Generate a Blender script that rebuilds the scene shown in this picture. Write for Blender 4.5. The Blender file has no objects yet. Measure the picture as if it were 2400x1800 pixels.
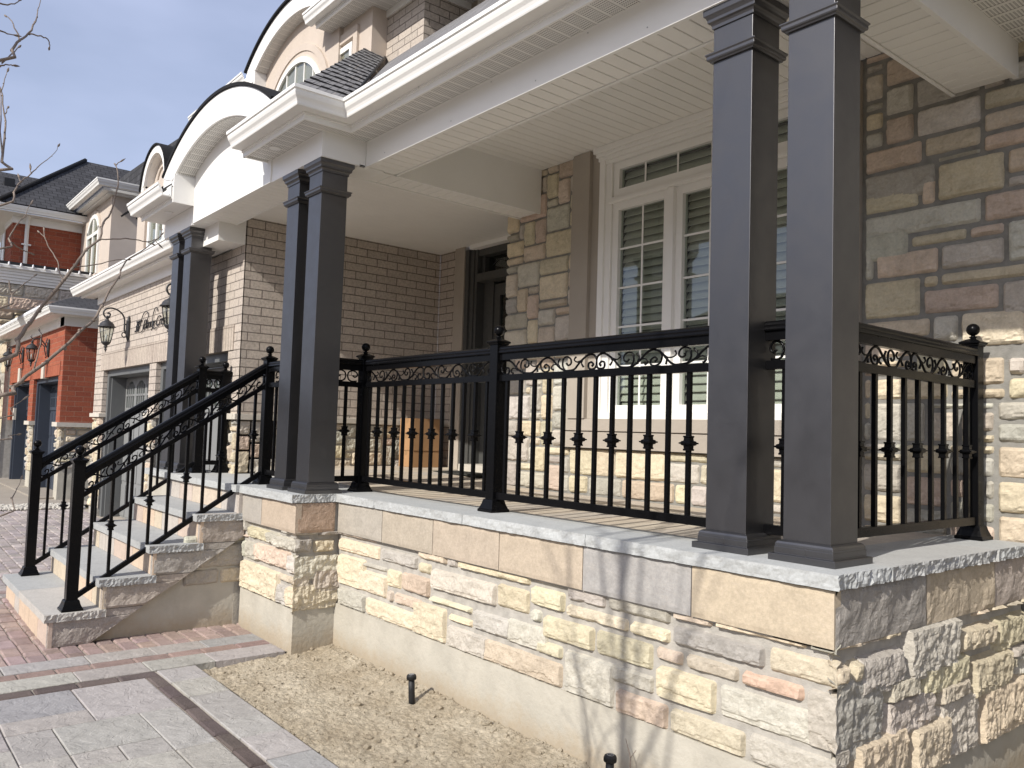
import bpy, bmesh, math, random
from mathutils import Vector, Matrix, noise
C = bpy.context.scene.collection
SC = bpy.context.scene
# ------------------------------------------------------------------ camera
cam_d = bpy.data.cameras.new('camera'); cam = bpy.data.objects.new('camera', cam_d); C.objects.link(cam)
SC.camera = cam
cam_d.sensor_width = 36.0; cam_d.lens = 28.785; cam_d.clip_end = 2000; cam_d.clip_start = 0.05
R0 = ((0.63453488, 0.77225926, 0.03132278), (-0.02688026, 0.06255226, -0.99767964), (-0.77242665, 0.63222057, 0.06045012))
m = Matrix(((R0[0][0], -R0[1][0], -R0[2][0]), (R0[0][1], -R0[1][1], -R0[2][1]), (R0[0][2], -R0[1][2], -R0[2][2]))).to_4x4()
m.translation = (1.5941, -2.9032, 0.49)
cam.matrix_world = m
# ------------------------------------------------------------------ world and sun
SUN = Vector((0.20, -1.0, 0.76)).normalized()
elev = math.asin(SUN.z); azim = math.atan2(SUN.x, SUN.y)
W = bpy.data.worlds.new('World'); SC.world = W; W.use_nodes = True
nt = W.node_tree; nt.nodes.clear()
out = nt.nodes.new('ShaderNodeOutputWorld'); bg = nt.nodes.new('ShaderNodeBackground')
sky = nt.nodes.new('ShaderNodeTexSky'); sky.sky_type = 'NISHITA'; sky.sun_disc = False
sky.sun_elevation = elev; sky.sun_rotation = azim; sky.air_density = 1.0; sky.dust_density = 2.2; sky.ozone_density = 1.6
tc = nt.nodes.new('ShaderNodeTexCoord'); mp = nt.nodes.new('ShaderNodeMapping'); mp.inputs['Scale'].default_value = (1.2, 1.2, 3.2)
nz = nt.nodes.new('ShaderNodeTexNoise'); nz.inputs['Scale'].default_value = 1.7; nz.inputs['Detail'].default_value = 5; nz.inputs['Roughness'].default_value = 0.5
cr = nt.nodes.new('ShaderNodeMapRange'); cr.inputs['From Min'].default_value = 0.40; cr.inputs['From Max'].default_value = 0.72
cr.inputs['To Min'].default_value = 0.36; cr.inputs['To Max'].default_value = 0.62
mx = nt.nodes.new('ShaderNodeMixRGB'); mx.inputs['Color2'].default_value = (7.4, 8.1, 11.0, 1)
nt.links.new(tc.outputs['Generated'], mp.inputs['Vector']); nt.links.new(mp.outputs['Vector'], nz.inputs['Vector'])
nt.links.new(nz.outputs['Fac'], cr.inputs['Value']); nt.links.new(cr.outputs['Result'], mx.inputs['Fac'])
nt.links.new(sky.outputs['Color'], mx.inputs['Color1']); nt.links.new(mx.outputs['Color'], bg.inputs['Color'])
bg.inputs['Strength'].default_value = 0.098
nt.links.new(bg.outputs['Background'], out.inputs['Surface'])
sl = bpy.data.lights.new('sun', 'SUN'); sl.energy = 4.1; sl.angle = math.radians(0.53); sl.color = (1.0, 0.955, 0.89)
so = bpy.data.objects.new('sun', sl); C.objects.link(so); so.rotation_euler = SUN.to_track_quat('Z', 'Y').to_euler(); so.location = (0, -6, 8)
SC.view_settings.view_transform = 'Standard'; SC.view_settings.look = 'None'; SC.view_settings.exposure = 0.27; SC.view_settings.gamma = 1.0
SC.render.engine = 'CYCLES'; SC.cycles.max_bounces = 14; SC.cycles.diffuse_bounces = 8; SC.cycles.transparent_max_bounces = 12
rnd = random.Random(7)
G = -1.13                      # level of the paving
# ------------------------------------------------------------------ materials
def newmat(name):
    m = bpy.data.materials.new(name); m.use_nodes = True
    nt = m.node_tree; b = nt.nodes['Principled BSDF']
    return m, nt, b
def N(nt, t, **k):
    n = nt.nodes.new(t)
    for a, v in k.items():
        if a in n.inputs: n.inputs[a].default_value = v
        else: setattr(n, a, v)
    return n
def L(nt, a, ao, b, bi): nt.links.new(a.outputs[ao], b.inputs[bi])
def noise_n(nt, co, scale, detail=6, rough=0.6, dist=0.0):
    n = N(nt, 'ShaderNodeTexNoise'); n.inputs['Scale'].default_value = scale; n.inputs['Detail'].default_value = detail
    n.inputs['Roughness'].default_value = rough; n.inputs['Distortion'].default_value = dist
    nt.links.new(co, n.inputs['Vector']); return n
def ramp(nt, src, stops):
    r = N(nt, 'ShaderNodeValToRGB'); e = r.color_ramp.elements
    while len(e) < len(stops): e.new(0.5)
    for i, (p, c) in enumerate(stops):
        e[i].position = p; e[i].color = (c[0], c[1], c[2], 1) if isinstance(c, tuple) else (c, c, c, 1)
    nt.links.new(src, r.inputs['Fac']); return r
def mixc(nt, fac, a, b, mode='MIX'):
    n = N(nt, 'ShaderNodeMixRGB'); n.blend_type = mode
    for i, v in ((0, fac), (1, a), (2, b)):
        if hasattr(v, 'node'): nt.links.new(v, n.inputs[i])
        elif i == 0: n.inputs[0].default_value = v
        else: n.inputs[i].default_value = (v[0], v[1], v[2], 1)
    return n.outputs[0]
def bump(nt, b, h, strength, dist=0.01, prev=None):
    n = N(nt, 'ShaderNodeBump'); n.inputs['Strength'].default_value = strength; n.inputs['Distance'].default_value = dist
    nt.links.new(h, n.inputs['Height'])
    if prev is not None: nt.links.new(prev.outputs['Normal'], n.inputs['Normal'])
    nt.links.new(n.outputs['Normal'], b.inputs['Normal']); return n
def pos(nt): return N(nt, 'ShaderNodeNewGeometry').outputs['Position']
def plain(name, col, rough=0.5, spec=0.5, metal=0.0, mottle=0.0, ms=6.0, bmp=0.0, bs=60.0, coat=0.0):
    m, nt, b = newmat(name)
    b.inputs['Roughness'].default_value = rough; b.inputs['Specular IOR Level'].default_value = spec; b.inputs['Metallic'].default_value = metal
    b.inputs['Coat Weight'].default_value = coat
    p = pos(nt)
    if mottle > 0:
        n = noise_n(nt, p, ms, 5, 0.6); r = ramp(nt, n.outputs['Fac'], [(0.3, 1 - mottle), (0.7, 1 + mottle * 0.4)])
        L(nt, N(nt, 'ShaderNodeRGB'), 0, b, 'Base Color')
        c = mixc(nt, 1.0, col, r.outputs['Color'], 'MULTIPLY'); nt.links.new(c, b.inputs['Base Color'])
        r2 = ramp(nt, n.outputs['Fac'], [(0.3, min(1, rough * 1.12)), (0.7, rough * 0.9)]); nt.links.new(r2.outputs['Color'], b.inputs['Roughness'])
    else: b.inputs['Base Color'].default_value = (col[0], col[1], col[2], 1)
    if bmp > 0:
        n2 = noise_n(nt, p, bs, 4, 0.6); bump(nt, b, n2.outputs['Fac'], bmp, 0.01)
    return m
def stone_mat(name, bscale=55, bstr=0.9, lo=0.62, hi=1.22, rough=0.92, att='Col', fine=240, cleft=False, vein=0.0):
    m, nt, b = newmat(name); b.inputs['Roughness'].default_value = rough; b.inputs['Specular IOR Level'].default_value = 0.25
    p = pos(nt); a = N(nt, 'ShaderNodeAttribute'); a.attribute_name = att
    n1 = noise_n(nt, p, 9, 8, 0.65, 0.4); n2 = noise_n(nt, p, 70, 5, 0.7)
    r1 = ramp(nt, n1.outputs['Fac'], [(0.28, lo), (0.5, 1.0), (0.75, hi)]); r2 = ramp(nt, n2.outputs['Fac'], [(0.3, 0.86), (0.7, 1.12)])
    c = mixc(nt, 1.0, a.outputs['Color'], r1.outputs['Color'], 'MULTIPLY'); c = mixc(nt, 1.0, c, r2.outputs['Color'], 'MULTIPLY')
    if vein > 0:
        mp = N(nt, 'ShaderNodeMapping'); mp.inputs['Scale'].default_value = (1.3, 1.3, 4); nt.links.new(p, mp.inputs['Vector'])
        v = noise_n(nt, mp.outputs['Vector'], 5.5, 6, 0.6, 1.6)
        rv = ramp(nt, v.outputs['Fac'], [(0.485, 0.0), (0.5, 1.0), (0.515, 0.0)])
        mm = N(nt, 'ShaderNodeMath', operation='MULTIPLY'); nt.links.new(rv.outputs['Color'], mm.inputs[0]); mm.inputs[1].default_value = vein
        c = mixc(nt, mm.outputs[0], c, (0.62, 0.53, 0.44))
    nt.links.new(c, b.inputs['Base Color'])
    h = noise_n(nt, p, bscale, 8, 0.72); bb = bump(nt, b, h.outputs['Fac'], bstr, 0.012)
    if cleft:
        q = noise_n(nt, p, 7, 4, 0.5, 1.2); rq = ramp(nt, q.outputs['Fac'], [(0.42, 0.0), (0.46, 0.5), (0.55, 0.55), (0.585, 1.0)])
        bump(nt, b, rq.outputs['Color'], 0.45, 0.010, bb)
    return m
def brick_mat(name, c1, c2, mortar, bw=0.267, bh=0.090, mort=0.011, rough_bump=0.8, soldier=False):
    m, nt, b = newmat(name); b.inputs['Roughness'].default_value = 0.9; b.inputs['Specular IOR Level'].default_value = 0.2
    g = N(nt, 'ShaderNodeNewGeometry'); sp = N(nt, 'ShaderNodeSeparateXYZ'); nt.links.new(g.outputs['Position'], sp.inputs[0])
    sn = N(nt, 'ShaderNodeSeparateXYZ'); nt.links.new(g.outputs['True Normal'], sn.inputs[0])
    ab = N(nt, 'ShaderNodeMath', operation='ABSOLUTE'); nt.links.new(sn.outputs['X'], ab.inputs[0])
    gt = N(nt, 'ShaderNodeMath', operation='GREATER_THAN'); nt.links.new(ab.outputs[0], gt.inputs[0]); gt.inputs[1].default_value = 0.5
    mxx = N(nt, 'ShaderNodeMix'); nt.links.new(gt.outputs[0], mxx.inputs[0]); nt.links.new(sp.outputs['X'], mxx.inputs[2]); nt.links.new(sp.outputs['Y'], mxx.inputs[3])
    cb = N(nt, 'ShaderNodeCombineXYZ')
    if soldier:
        nt.links.new(sp.outputs['Z'], cb.inputs[0]); nt.links.new(mxx.outputs[0], cb.inputs[1])
    else:
        nt.links.new(mxx.outputs[0], cb.inputs[0]); nt.links.new(sp.outputs['Z'], cb.inputs[1])
    bt = N(nt, 'ShaderNodeTexBrick'); nt.links.new(cb.outputs[0], bt.inputs['Vector'])
    bt.inputs['Scale'].default_value = 1.0; bt.inputs['Brick Width'].default_value = bw; bt.inputs['Row Height'].default_value = bh
    bt.inputs['Mortar Size'].default_value = mort * 0.5; bt.inputs['Mortar Smooth'].default_value = 0.15; bt.inputs['Bias'].default_value = 0.0
    bt.inputs['Color1'].default_value = (*c1, 1); bt.inputs['Color2'].default_value = (*c2, 1); bt.inputs['Mortar'].default_value = (*mortar, 1)
    if soldier: bt.offset = 0.0
    n2 = noise_n(nt, g.outputs['Position'], 40, 6, 0.7); r2 = ramp(nt, n2.outputs['Fac'], [(0.3, 0.72), (0.7, 1.18)])
    c = mixc(nt, 1.0, bt.outputs['Color'], r2.outputs['Color'], 'MULTIPLY'); nt.links.new(c, b.inputs['Base Color'])
    inv = N(nt, 'ShaderNodeMath', operation='SUBTRACT'); inv.inputs[0].default_value = 1.0; nt.links.new(bt.outputs['Fac'], inv.inputs[1])
    bb = bump(nt, b, inv.outputs[0], 1.0, 0.012); n3 = noise_n(nt, g.outputs['Position'], 75, 6, 0.75)
    bump(nt, b, n3.outputs['Fac'], rough_bump, 0.012, bb)
    return m
M = {}
M['stone'] = stone_mat('split_faced_stone', 60, 0.55, 0.80, 1.10); M['hewn'] = stone_mat('hewn_stone', 70, 0.8, 0.82, 1.10)
M['wallmortar'] = plain('grey_wall_mortar', (0.27, 0.26, 0.235), 0.95, 0.2, mottle=0.25, ms=14, bmp=0.5, bs=160)
M['mortar'] = plain('stone_mortar', (0.44, 0.415, 0.37), 0.95, 0.2, mottle=0.25, ms=14, bmp=0.5, bs=160)
m = plain('parged_concrete', (0.475, 0.445, 0.375), 0.93, 0.2, mottle=0.16, ms=4.5, bmp=0.5, bs=30); nt = m.node_tree; b = nt.nodes['Principled BSDF']; c0 = b.inputs['Base Color'].links[0].from_socket
p = pos(nt); sp = N(nt, 'ShaderNodeSeparateXYZ'); nt.links.new(p, sp.inputs[0]); nn = noise_n(nt, p, 9, 6, 0.7); md = N(nt, 'ShaderNodeMath', operation='MULTIPLY_ADD'); L(nt, nn, 'Fac', md, 0); md.inputs[1].default_value = -0.30; nt.links.new(sp.outputs['Z'], md.inputs[2])
rr_ = N(nt, 'ShaderNodeMapRange'); L(nt, md, 0, rr_, 0); rr_.inputs['From Min'].default_value = -1.26; rr_.inputs['From Max'].default_value = -1.12; rr_.inputs['To Min'].default_value = 0.75; rr_.inputs['To Max'].default_value = 0.0
n5 = noise_n(nt, p, 3.1, 7, 0.65, 0.6); r5 = ramp(nt, n5.outputs['Fac'], [(0.52, 0.0), (0.66, 0.30)])
c1 = mixc(nt, rr_.outputs[0], c0, (0.34, 0.275, 0.19)); c1 = mixc(nt, r5.outputs['Color'], c1, (0.36, 0.33, 0.27)); nt.links.new(c1, b.inputs['Base Color']); M['concrete'] = m
M['cap'] = stone_mat('grey_cap_stone', 60, 0.22, 0.90, 1.07, 0.85)
M['band'] = stone_mat('sawn_sandstone', 30, 0.30, 0.86, 1.10, 0.8, vein=0.22)
M['rockband'] = stone_mat('cleft_sandstone', 22, 0.9, 0.82, 1.12, 0.85, cleft=True, vein=0.3)
M['slate'] = stone_mat('slate_paver', 26, 0.45, 0.80, 1.13, 0.75, cleft=True)
M['paver'] = stone_mat('concrete_paver', 90, 0.7, 0.72, 1.15, 0.95)
M['tile'] = stone_mat('porch_tile', 40, 0.3, 0.86, 1.08, 0.7)
M['jointsand'] = plain('joint_sand', (0.42, 0.37, 0.31), 0.98, 0.1, mottle=0.2, ms=30, bmp=0.6, bs=300)
M['white'] = plain('white_aluminium', (0.82, 0.81, 0.775), 0.38, 0.4, mottle=0.04, ms=2.0)
M['whitewin'] = plain('white_vinyl', (0.82, 0.805, 0.765), 0.4, 0.4)
M['soffit'] = plain('soffit_panel', (0.80, 0.785, 0.74), 0.5, 0.35, mottle=0.03, ms=3)
M['stucco'] = plain('beige_stucco', (0.55, 0.475, 0.405), 0.93, 0.2, mottle=0.06, ms=3, bmp=0.45, bs=170)
M['taupe'] = plain('taupe_stucco', (0.40, 0.355, 0.30), 0.93, 0.2, mottle=0.06, ms=4, bmp=0.35, bs=150)
M['black'] = plain('gloss_black_aluminium', (0.004, 0.004, 0.0045), 0.25, 0.12, mottle=0.1, ms=30, bmp=0.04, bs=300)
M['column'] = plain('charcoal_satin_paint', (0.135, 0.133, 0.136), 0.385, 0.5, mottle=0.05, ms=9, bmp=0.05, bs=500, metal=0.93)
M['iron'] = plain('weathered_black_iron', (0.03, 0.03, 0.032), 0.5, 0.5, mottle=0.3, ms=40, bmp=0.15, bs=200)
M['brick'] = brick_mat('buff_brick', (0.56, 0.49, 0.42), (0.49, 0.43, 0.37), (0.22, 0.19, 0.165))
M['soldier'] = brick_mat('buff_brick_soldier', (0.52, 0.45, 0.375), (0.46, 0.39, 0.33), (0.26, 0.22, 0.185), bw=0.30, bh=0.074, mort=0.009, soldier=True)
M['redbrick'] = brick_mat('red_brick', (0.36, 0.105, 0.058), (0.27, 0.075, 0.045), (0.40, 0.22, 0.15), bh=0.092, mort=0.009, rough_bump=0.4)
M['redsoldier'] = brick_mat('red_brick_soldier', (0.37, 0.115, 0.065), (0.31, 0.09, 0.052), (0.36, 0.16, 0.1), bw=0.5, bh=0.08, mort=0.006, rough_bump=0.3, soldier=True)
M['ledge'] = plain('precast_sill', (0.55, 0.51, 0.44), 0.9, 0.2, mottle=0.1, ms=8, bmp=0.3, bs=60)
M['doorgrey'] = plain('grey_painted_steel', (0.235, 0.24, 0.235), 0.5, 0.4, mottle=0.06, ms=5)
M['jambgrey'] = plain('dark_grey_capping', (0.125, 0.13, 0.13), 0.45, 0.45, mottle=0.06, ms=5)
M['navy'] = plain('navy_painted_steel', (0.045, 0.055, 0.075), 0.5, 0.4, mottle=0.08, ms=5)
M['frontdoor'] = plain('charcoal_door_paint', (0.07, 0.07, 0.066), 0.5, 0.4, mottle=0.1, ms=20)
M['cardboard'] = plain('brown_cardboard', (0.40, 0.235, 0.12), 0.9, 0.2, mottle=0.08, ms=9)
M['tape'] = plain('packing_tape', (0.33, 0.2, 0.1), 0.35, 0.5)
M['rubber'] = plain('black_plastic', (0.015, 0.015, 0.016), 0.55, 0.4, mottle=0.3, ms=60, bmp=0.2, bs=250)
M['greylabel'] = plain('grey_print', (0.35, 0.35, 0.35), 0.6)
M['bark'] = plain('twig_bark', (0.23, 0.185, 0.15), 0.85, 0.3, mottle=0.35, ms=35, bmp=0.5, bs=160)
M['bud'] = plain('bud_scale', (0.07, 0.035, 0.025), 0.7)
M['mat'] = plain('coir_mat', (0.05, 0.05, 0.045), 0.98, 0.1, bmp=0.8, bs=200)
M['asphalt'] = plain('grey_concrete_drive', (0.33, 0.295, 0.25), 0.95, 0.2, mottle=0.12, ms=2, bmp=0.3, bs=100)
M['lawn'] = plain('bare_ground', (0.17, 0.145, 0.10), 0.98, 0.1, mottle=0.3, ms=1.5, bmp=0.5, bs=20)
M['gravel'] = plain('pale_gravel', (0.52, 0.49, 0.43), 0.9, 0.2, mottle=0.3, ms=30)
M['bulb'] = plain('clear_bulb', (0.8, 0.8, 0.8), 0.1, 0.8)
M['blind'] = plain('white_louvre', (0.72, 0.70, 0.65), 0.5, 0.3)
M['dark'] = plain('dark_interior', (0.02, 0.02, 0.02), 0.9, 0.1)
# shingles
def shingle_mat(name, c, tone):
    m, nt, b = newmat(name); b.inputs['Roughness'].default_value = 0.95; b.inputs['Specular IOR Level'].default_value = 0.2
    a = N(nt, 'ShaderNodeUVMap'); bt = N(nt, 'ShaderNodeTexBrick'); L(nt, a, 'UV', bt, 'Vector')
    bt.inputs['Scale'].default_value = 1.0; bt.inputs['Brick Width'].default_value = 0.19; bt.inputs['Row Height'].default_value = 0.135
    bt.inputs['Mortar Size'].default_value = 0.006; bt.inputs['Mortar Smooth'].default_value = 0.3
    bt.inputs['Color1'].default_value = (c[0] * tone, c[1] * tone, c[2] * tone, 1); bt.inputs['Color2'].default_value = (c[0] / tone, c[1] / tone, c[2] / tone, 1)
    bt.inputs['Mortar'].default_value = (c[0] * .3, c[1] * .3, c[2] * .3, 1); bt.inputs['Bias'].default_value = 0.0
    n2 = noise_n(nt, pos(nt), 220, 3, 0.8); r2 = ramp(nt, n2.outputs['Fac'], [(0.3, 0.6), (0.7, 1.35)])
    cc = mixc(nt, 1.0, bt.outputs['Color'], r2.outputs['Color'], 'MULTIPLY'); nt.links.new(cc, b.inputs['Base Color'])
    inv = N(nt, 'ShaderNodeMath', operation='SUBTRACT'); inv.inputs[0].default_value = 1.0; L(nt, bt, 'Fac', inv, 1)
    bb = bump(nt, b, inv.outputs[0], 1.0, 0.012); bump(nt, b, n2.outputs['Fac'], 0.4, 0.004, bb)
    return m
M['shingle'] = shingle_mat('grey_shingles', (0.20, 0.195, 0.195), 1.12)
M['darkshingle'] = shingle_mat('dark_shingles', (0.055, 0.055, 0.059), 1.25)
# perforated soffit: rows of small slots punched in the sheet, plain ribs between the panels
def perf_mat(name, axis):
    m, nt, b = newmat(name); b.inputs['Roughness'].default_value = 0.5; b.inputs['Specular IOR Level'].default_value = 0.35
    sp = N(nt, 'ShaderNodeSeparateXYZ'); nt.links.new(pos(nt), sp.inputs[0])
    def mt(op, a, v=None):
        n = N(nt, 'ShaderNodeMath', operation=op)
        if hasattr(a, 'node'): nt.links.new(a, n.inputs[0])
        else: n.inputs[0].default_value = a
        if v is not None:
            if hasattr(v, 'node'): nt.links.new(v, n.inputs[1])
            else: n.inputs[1].default_value = v
        return n.outputs[0]
    U, V = (sp.outputs['X'], sp.outputs['Y']) if axis == 'x' else (sp.outputs['Y'], sp.outputs['X'])
    pu = mt('FRACT', mt('DIVIDE', mt('ADD', U, 50.0), 0.0131)); pv = mt('FRACT', mt('DIVIDE', mt('ADD', V, 50.0), 0.018))
    hole = mt('MULTIPLY', mt('LESS_THAN', pu, 0.46), mt('LESS_THAN', pv, 0.55))
    pan = mt('FRACT', mt('DIVIDE', mt('ADD', U, 50.0), 0.105))
    inside = mt('GREATER_THAN', pan, 0.24); hole = mt('MULTIPLY', hole, inside)
    groove = mt('LESS_THAN', pan, 0.05)
    c = mixc(nt, hole, (0.76, 0.745, 0.70), (0.10, 0.095, 0.085)); c = mixc(nt, groove, c, (0.36, 0.34, 0.31)); nt.links.new(c, b.inputs['Base Color'])
    edge = mt('LESS_THAN', mt('ABSOLUTE', mt('SUBTRACT', pan, 0.12)), 0.1)
    bump(nt, b, edge, 0.6, 0.008)
    return m
M['perfx'] = perf_mat('perforated_soffit', 'x'); M['perfy'] = perf_mat('perforated_soffit_side', 'y')
# glass
m, nt, b = newmat('window_glass'); nt.nodes.remove(b)
gl = N(nt, 'ShaderNodeBsdfGlossy'); gl.inputs['Roughness'].default_value = 0.012; gl.inputs['Color'].default_value = (0.9, 0.93, 0.95, 1)
tr = N(nt, 'ShaderNodeBsdfTransparent'); tr.inputs['Color'].default_value = (0.80, 0.83, 0.80, 1)
g = N(nt, 'ShaderNodeNewGeometry'); dt = N(nt, 'ShaderNodeVectorMath', operation='DOT_PRODUCT'); L(nt, g, 'Normal', dt, 0); L(nt, g, 'Incoming', dt, 1)
ab = N(nt, 'ShaderNodeMath', operation='ABSOLUTE'); L(nt, dt, 'Value', ab, 0); sb = N(nt, 'ShaderNodeMath', operation='SUBTRACT'); sb.inputs[0].default_value = 1.0; L(nt, ab, 0, sb, 1)
pw = N(nt, 'ShaderNodeMath', operation='POWER'); L(nt, sb, 0, pw, 0); pw.inputs[1].default_value = 4.0
ma = N(nt, 'ShaderNodeMath', operation='MULTIPLY_ADD'); L(nt, pw, 0, ma, 0); ma.inputs[1].default_value = 0.55; ma.inputs[2].default_value = 0.075
ms = N(nt, 'ShaderNodeMixShader'); L(nt, ma, 0, ms, 0); L(nt, tr, 0, ms, 1); L(nt, gl, 0, ms, 2); nt.links.new(ms.outputs[0], nt.nodes['Material Output'].inputs['Surface'])
M['glass'] = m
# soil
m, nt, b = newmat('dry_soil'); b.inputs['Roughness'].default_value = 0.97; b.inputs['Specular IOR Level'].default_value = 0.15
p = pos(nt); n1 = noise_n(nt, p, 2.6, 6, 0.6); n2 = noise_n(nt, p, 32, 7, 0.7)
r1 = ramp(nt, n1.outputs['Fac'], [(0.35, (0.40, 0.335, 0.24)), (0.65, (0.52, 0.455, 0.345))]); r2 = ramp(nt, n2.outputs['Fac'], [(0.3, 0.68), (0.7, 1.22)])
c = mixc(nt, 1.0, r1.outputs['Color'], r2.outputs['Color'], 'MULTIPLY'); nt.links.new(c, b.inputs['Base Color'])
vo = N(nt, 'ShaderNodeTexVoronoi'); vo.feature = 'DISTANCE_TO_EDGE'; vo.inputs['Scale'].default_value = 13
wv = noise_n(nt, p, 9, 3, 0.6); va = N(nt, 'ShaderNodeVectorMath', operation='MULTIPLY_ADD'); L(nt, wv, 'Color', va, 0); va.inputs[1].default_value = (0.12, 0.12, 0.12); nt.links.new(p, va.inputs[2])
L(nt, va, 0, vo, 'Vector'); rv = ramp(nt, vo.outputs['Distance'], [(0.0, 0.0), (0.06, 1.0)])
bb = bump(nt, b, rv.outputs['Color'], 0.35, 0.01); n4 = noise_n(nt, p, 70, 8, 0.75); bump(nt, b, n4.outputs['Fac'], 0.9, 0.02, bb)
M['soil'] = m
# ------------------------------------------------------------------ mesh builder
class MB:
    def __init__(s): s.v = []; s.f = []; s.mi = []; s.col = []; s.uv = []; s.smooth = []
    def add(s, vs, fs, mi=0, col=(1, 1, 1), smooth=False, uv=None):
        o = len(s.v); s.v += [tuple(v) for v in vs]
        for k, f in enumerate(fs):
            s.f.append(tuple(i + o for i in f)); s.mi.append(mi); s.col.append(col); s.smooth.append(smooth); s.uv.append(uv[k] if uv else None)
        return s
    def box(s, x0, x1, y0, y1, z0, z1, mi=0, col=(1, 1, 1), bev=0.0):
        if x0 > x1: x0, x1 = x1, x0
        if y0 > y1: y0, y1 = y1, y0
        if z0 > z1: z0, z1 = z1, z0
        if bev <= 0:
            vs = [(x, y, z) for z in (z0, z1) for y in (y0, y1) for x in (x0, x1)]
            return s.add(vs, [(0, 2, 3, 1), (4, 5, 7, 6), (0, 1, 5, 4), (2, 6, 7, 3), (0, 4, 6, 2), (1, 3, 7, 5)], mi, col)
        b = bev; vs = []
        for (z, i) in ((z0, b), (z0 + b, 0), (z1 - b, 0), (z1, b)):
            X0, X1, Y0, Y1 = x0 + i, x1 - i, y0 + i, y1 - i; k = b if i == 0 else b * 0.0
            vs += [(X0 + k, Y0, z), (X1 - k, Y0, z), (X1, Y0 + k, z), (X1, Y1 - k, z), (X1 - k, Y1, z), (X0 + k, Y1, z), (X0, Y1 - k, z), (X0, Y0 + k, z)]
        fs = []
        for r in range(3):
            for k in range(8): a = r * 8 + k; c = r * 8 + (k + 1) % 8; fs.append((a, c, c + 8, a + 8))
        fs.append(tuple(range(24, 32))); fs.append(tuple(reversed(range(0, 8))))
        return s.add(vs, fs, mi, col)
    def poly(s, pts, mi=0, col=(1, 1, 1)): return s.add(pts, [tuple(range(len(pts)))], mi, col)
    def prism(s, prof, axis, a0, a1, mi=0, col=(1, 1, 1), closed=True, smooth=False):
        # prof: list of 2D points in the other two axes, extruded along axis
        def P(p, a):
            return (a, p[0], p[1]) if axis == 'x' else ((p[0], a, p[1]) if axis == 'y' else (p[0], p[1], a))
        n = len(prof); vs = [P(p, a0) for p in prof] + [P(p, a1) for p in prof]
        fs = [(i, (i + 1) % n, (i + 1) % n + n, i + n) for i in range(n if closed else n - 1)]
        if closed: fs += [tuple(reversed(range(n))), tuple(range(n, 2 * n))]
        return s.add(vs, fs, mi, col, smooth)
    def tube(s, pts, rad, seg=8, mi=0, col=(1, 1, 1), smooth=True, cap=True, up=None):
        pts = [Vector(p) for p in pts]; n = len(pts); rads = rad if isinstance(rad, (list, tuple)) else [rad] * n
        vs = []; prevn = None
        for i, p in enumerate(pts):
            t = (pts[min(i + 1, n - 1)] - pts[max(i - 1, 0)]).normalized()
            if prevn is None:
                a = Vector((0, 0, 1)) if abs(t.z) < 0.9 else Vector((1, 0, 0)); nn = (a - t * a.dot(t)).normalized()
            else: nn = (prevn - t * prevn.dot(t)).normalized()
            prevn = nn; bb = t.cross(nn)
            for k in range(seg):
                th = 2 * math.pi * k / seg; vs.append(p + (nn * math.cos(th) + bb * math.sin(th)) * rads[i])
        fs = [(i * seg + k, i * seg + (k + 1) % seg, (i + 1) * seg + (k + 1) % seg, (i + 1) * seg + k) for i in range(n - 1) for k in range(seg)]
        if cap: fs += [tuple(reversed(range(seg))), tuple(range((n - 1) * seg, n * seg))]
        return s.add(vs, fs, mi, col, smooth)
    def lathe(s, prof, c, seg=20, mi=0, col=(1, 1, 1), smooth=True, square=False, rot=0.0):
        # prof: (r, z); square gives a four sided turning
        sg = 4 if square else seg; k0 = math.sqrt(2) if square else 1.0; ph = math.pi / 4 if square else 0
        vs = [(c[0] + r * k0 * math.cos(2 * math.pi * k / sg + ph + rot), c[1] + r * k0 * math.sin(2 * math.pi * k / sg + ph + rot), c[2] + z) for r, z in prof for k in range(sg)]
        fs = [(i * sg + k, i * sg + (k + 1) % sg, (i + 1) * sg + (k + 1) % sg, (i + 1) * sg + k) for i in range(len(prof) - 1) for k in range(sg)]
        fs += [tuple(reversed(range(sg))), tuple(range((len(prof) - 1) * sg, len(prof) * sg))]
        return s.add(vs, fs, mi, col, smooth and not square)
    def sphere(s, c, r, seg=20, mi=0):
        n = seg // 2; prof = [(max(1e-4, r * math.sin(math.pi * i / n)), -r * math.cos(math.pi * i / n)) for i in range(n + 1)]
        return s.lathe(prof, c, seg, mi)
    def shear(s, fn): s.v = [fn(v) for v in s.v]; return s
    def build(s, name, mats, parent=None, kind=None, label=None, bevel=0):
        me = bpy.data.meshes.new(name); o = bpy.data.objects.new(name, me)
        off = Vector((0, 0, 0)); q = parent
        while q is not None: off += q.location; q = q.parent
        me.from_pydata([Vector(v) - off for v in s.v], [], s.f)
        if not isinstance(mats, (list, tuple)): mats = [mats]
        for k in mats: me.materials.append(M[k] if isinstance(k, str) else k)
        me.polygons.foreach_set('material_index', s.mi); me.polygons.foreach_set('use_smooth', s.smooth)
        ca = me.color_attributes.new('Col', 'FLOAT_COLOR', 'CORNER'); data = []
        for f, c in zip(s.f, s.col): data += [c[0], c[1], c[2], 1.0] * len(f)
        ca.data.foreach_set('color', data)
        if any(u is not None for u in s.uv):
            ul = me.uv_layers.new(name='UVMap'); d = []
            for f, u in zip(s.f, s.uv):
                for i in range(len(f)): d += list(u[i]) if u else [0, 0]
            ul.data.foreach_set('uv', d)
        me.update(); C.objects.link(o)
        if parent is not None: o.parent = parent
        if kind: o['kind'] = kind
        if label: o['label'] = label
        if bevel > 0:
            md = o.modifiers.new('edge', 'BEVEL'); md.width = bevel; md.segments = 2; md.limit_method = 'ANGLE'; md.angle_limit = math.radians(40)
        return o
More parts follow.
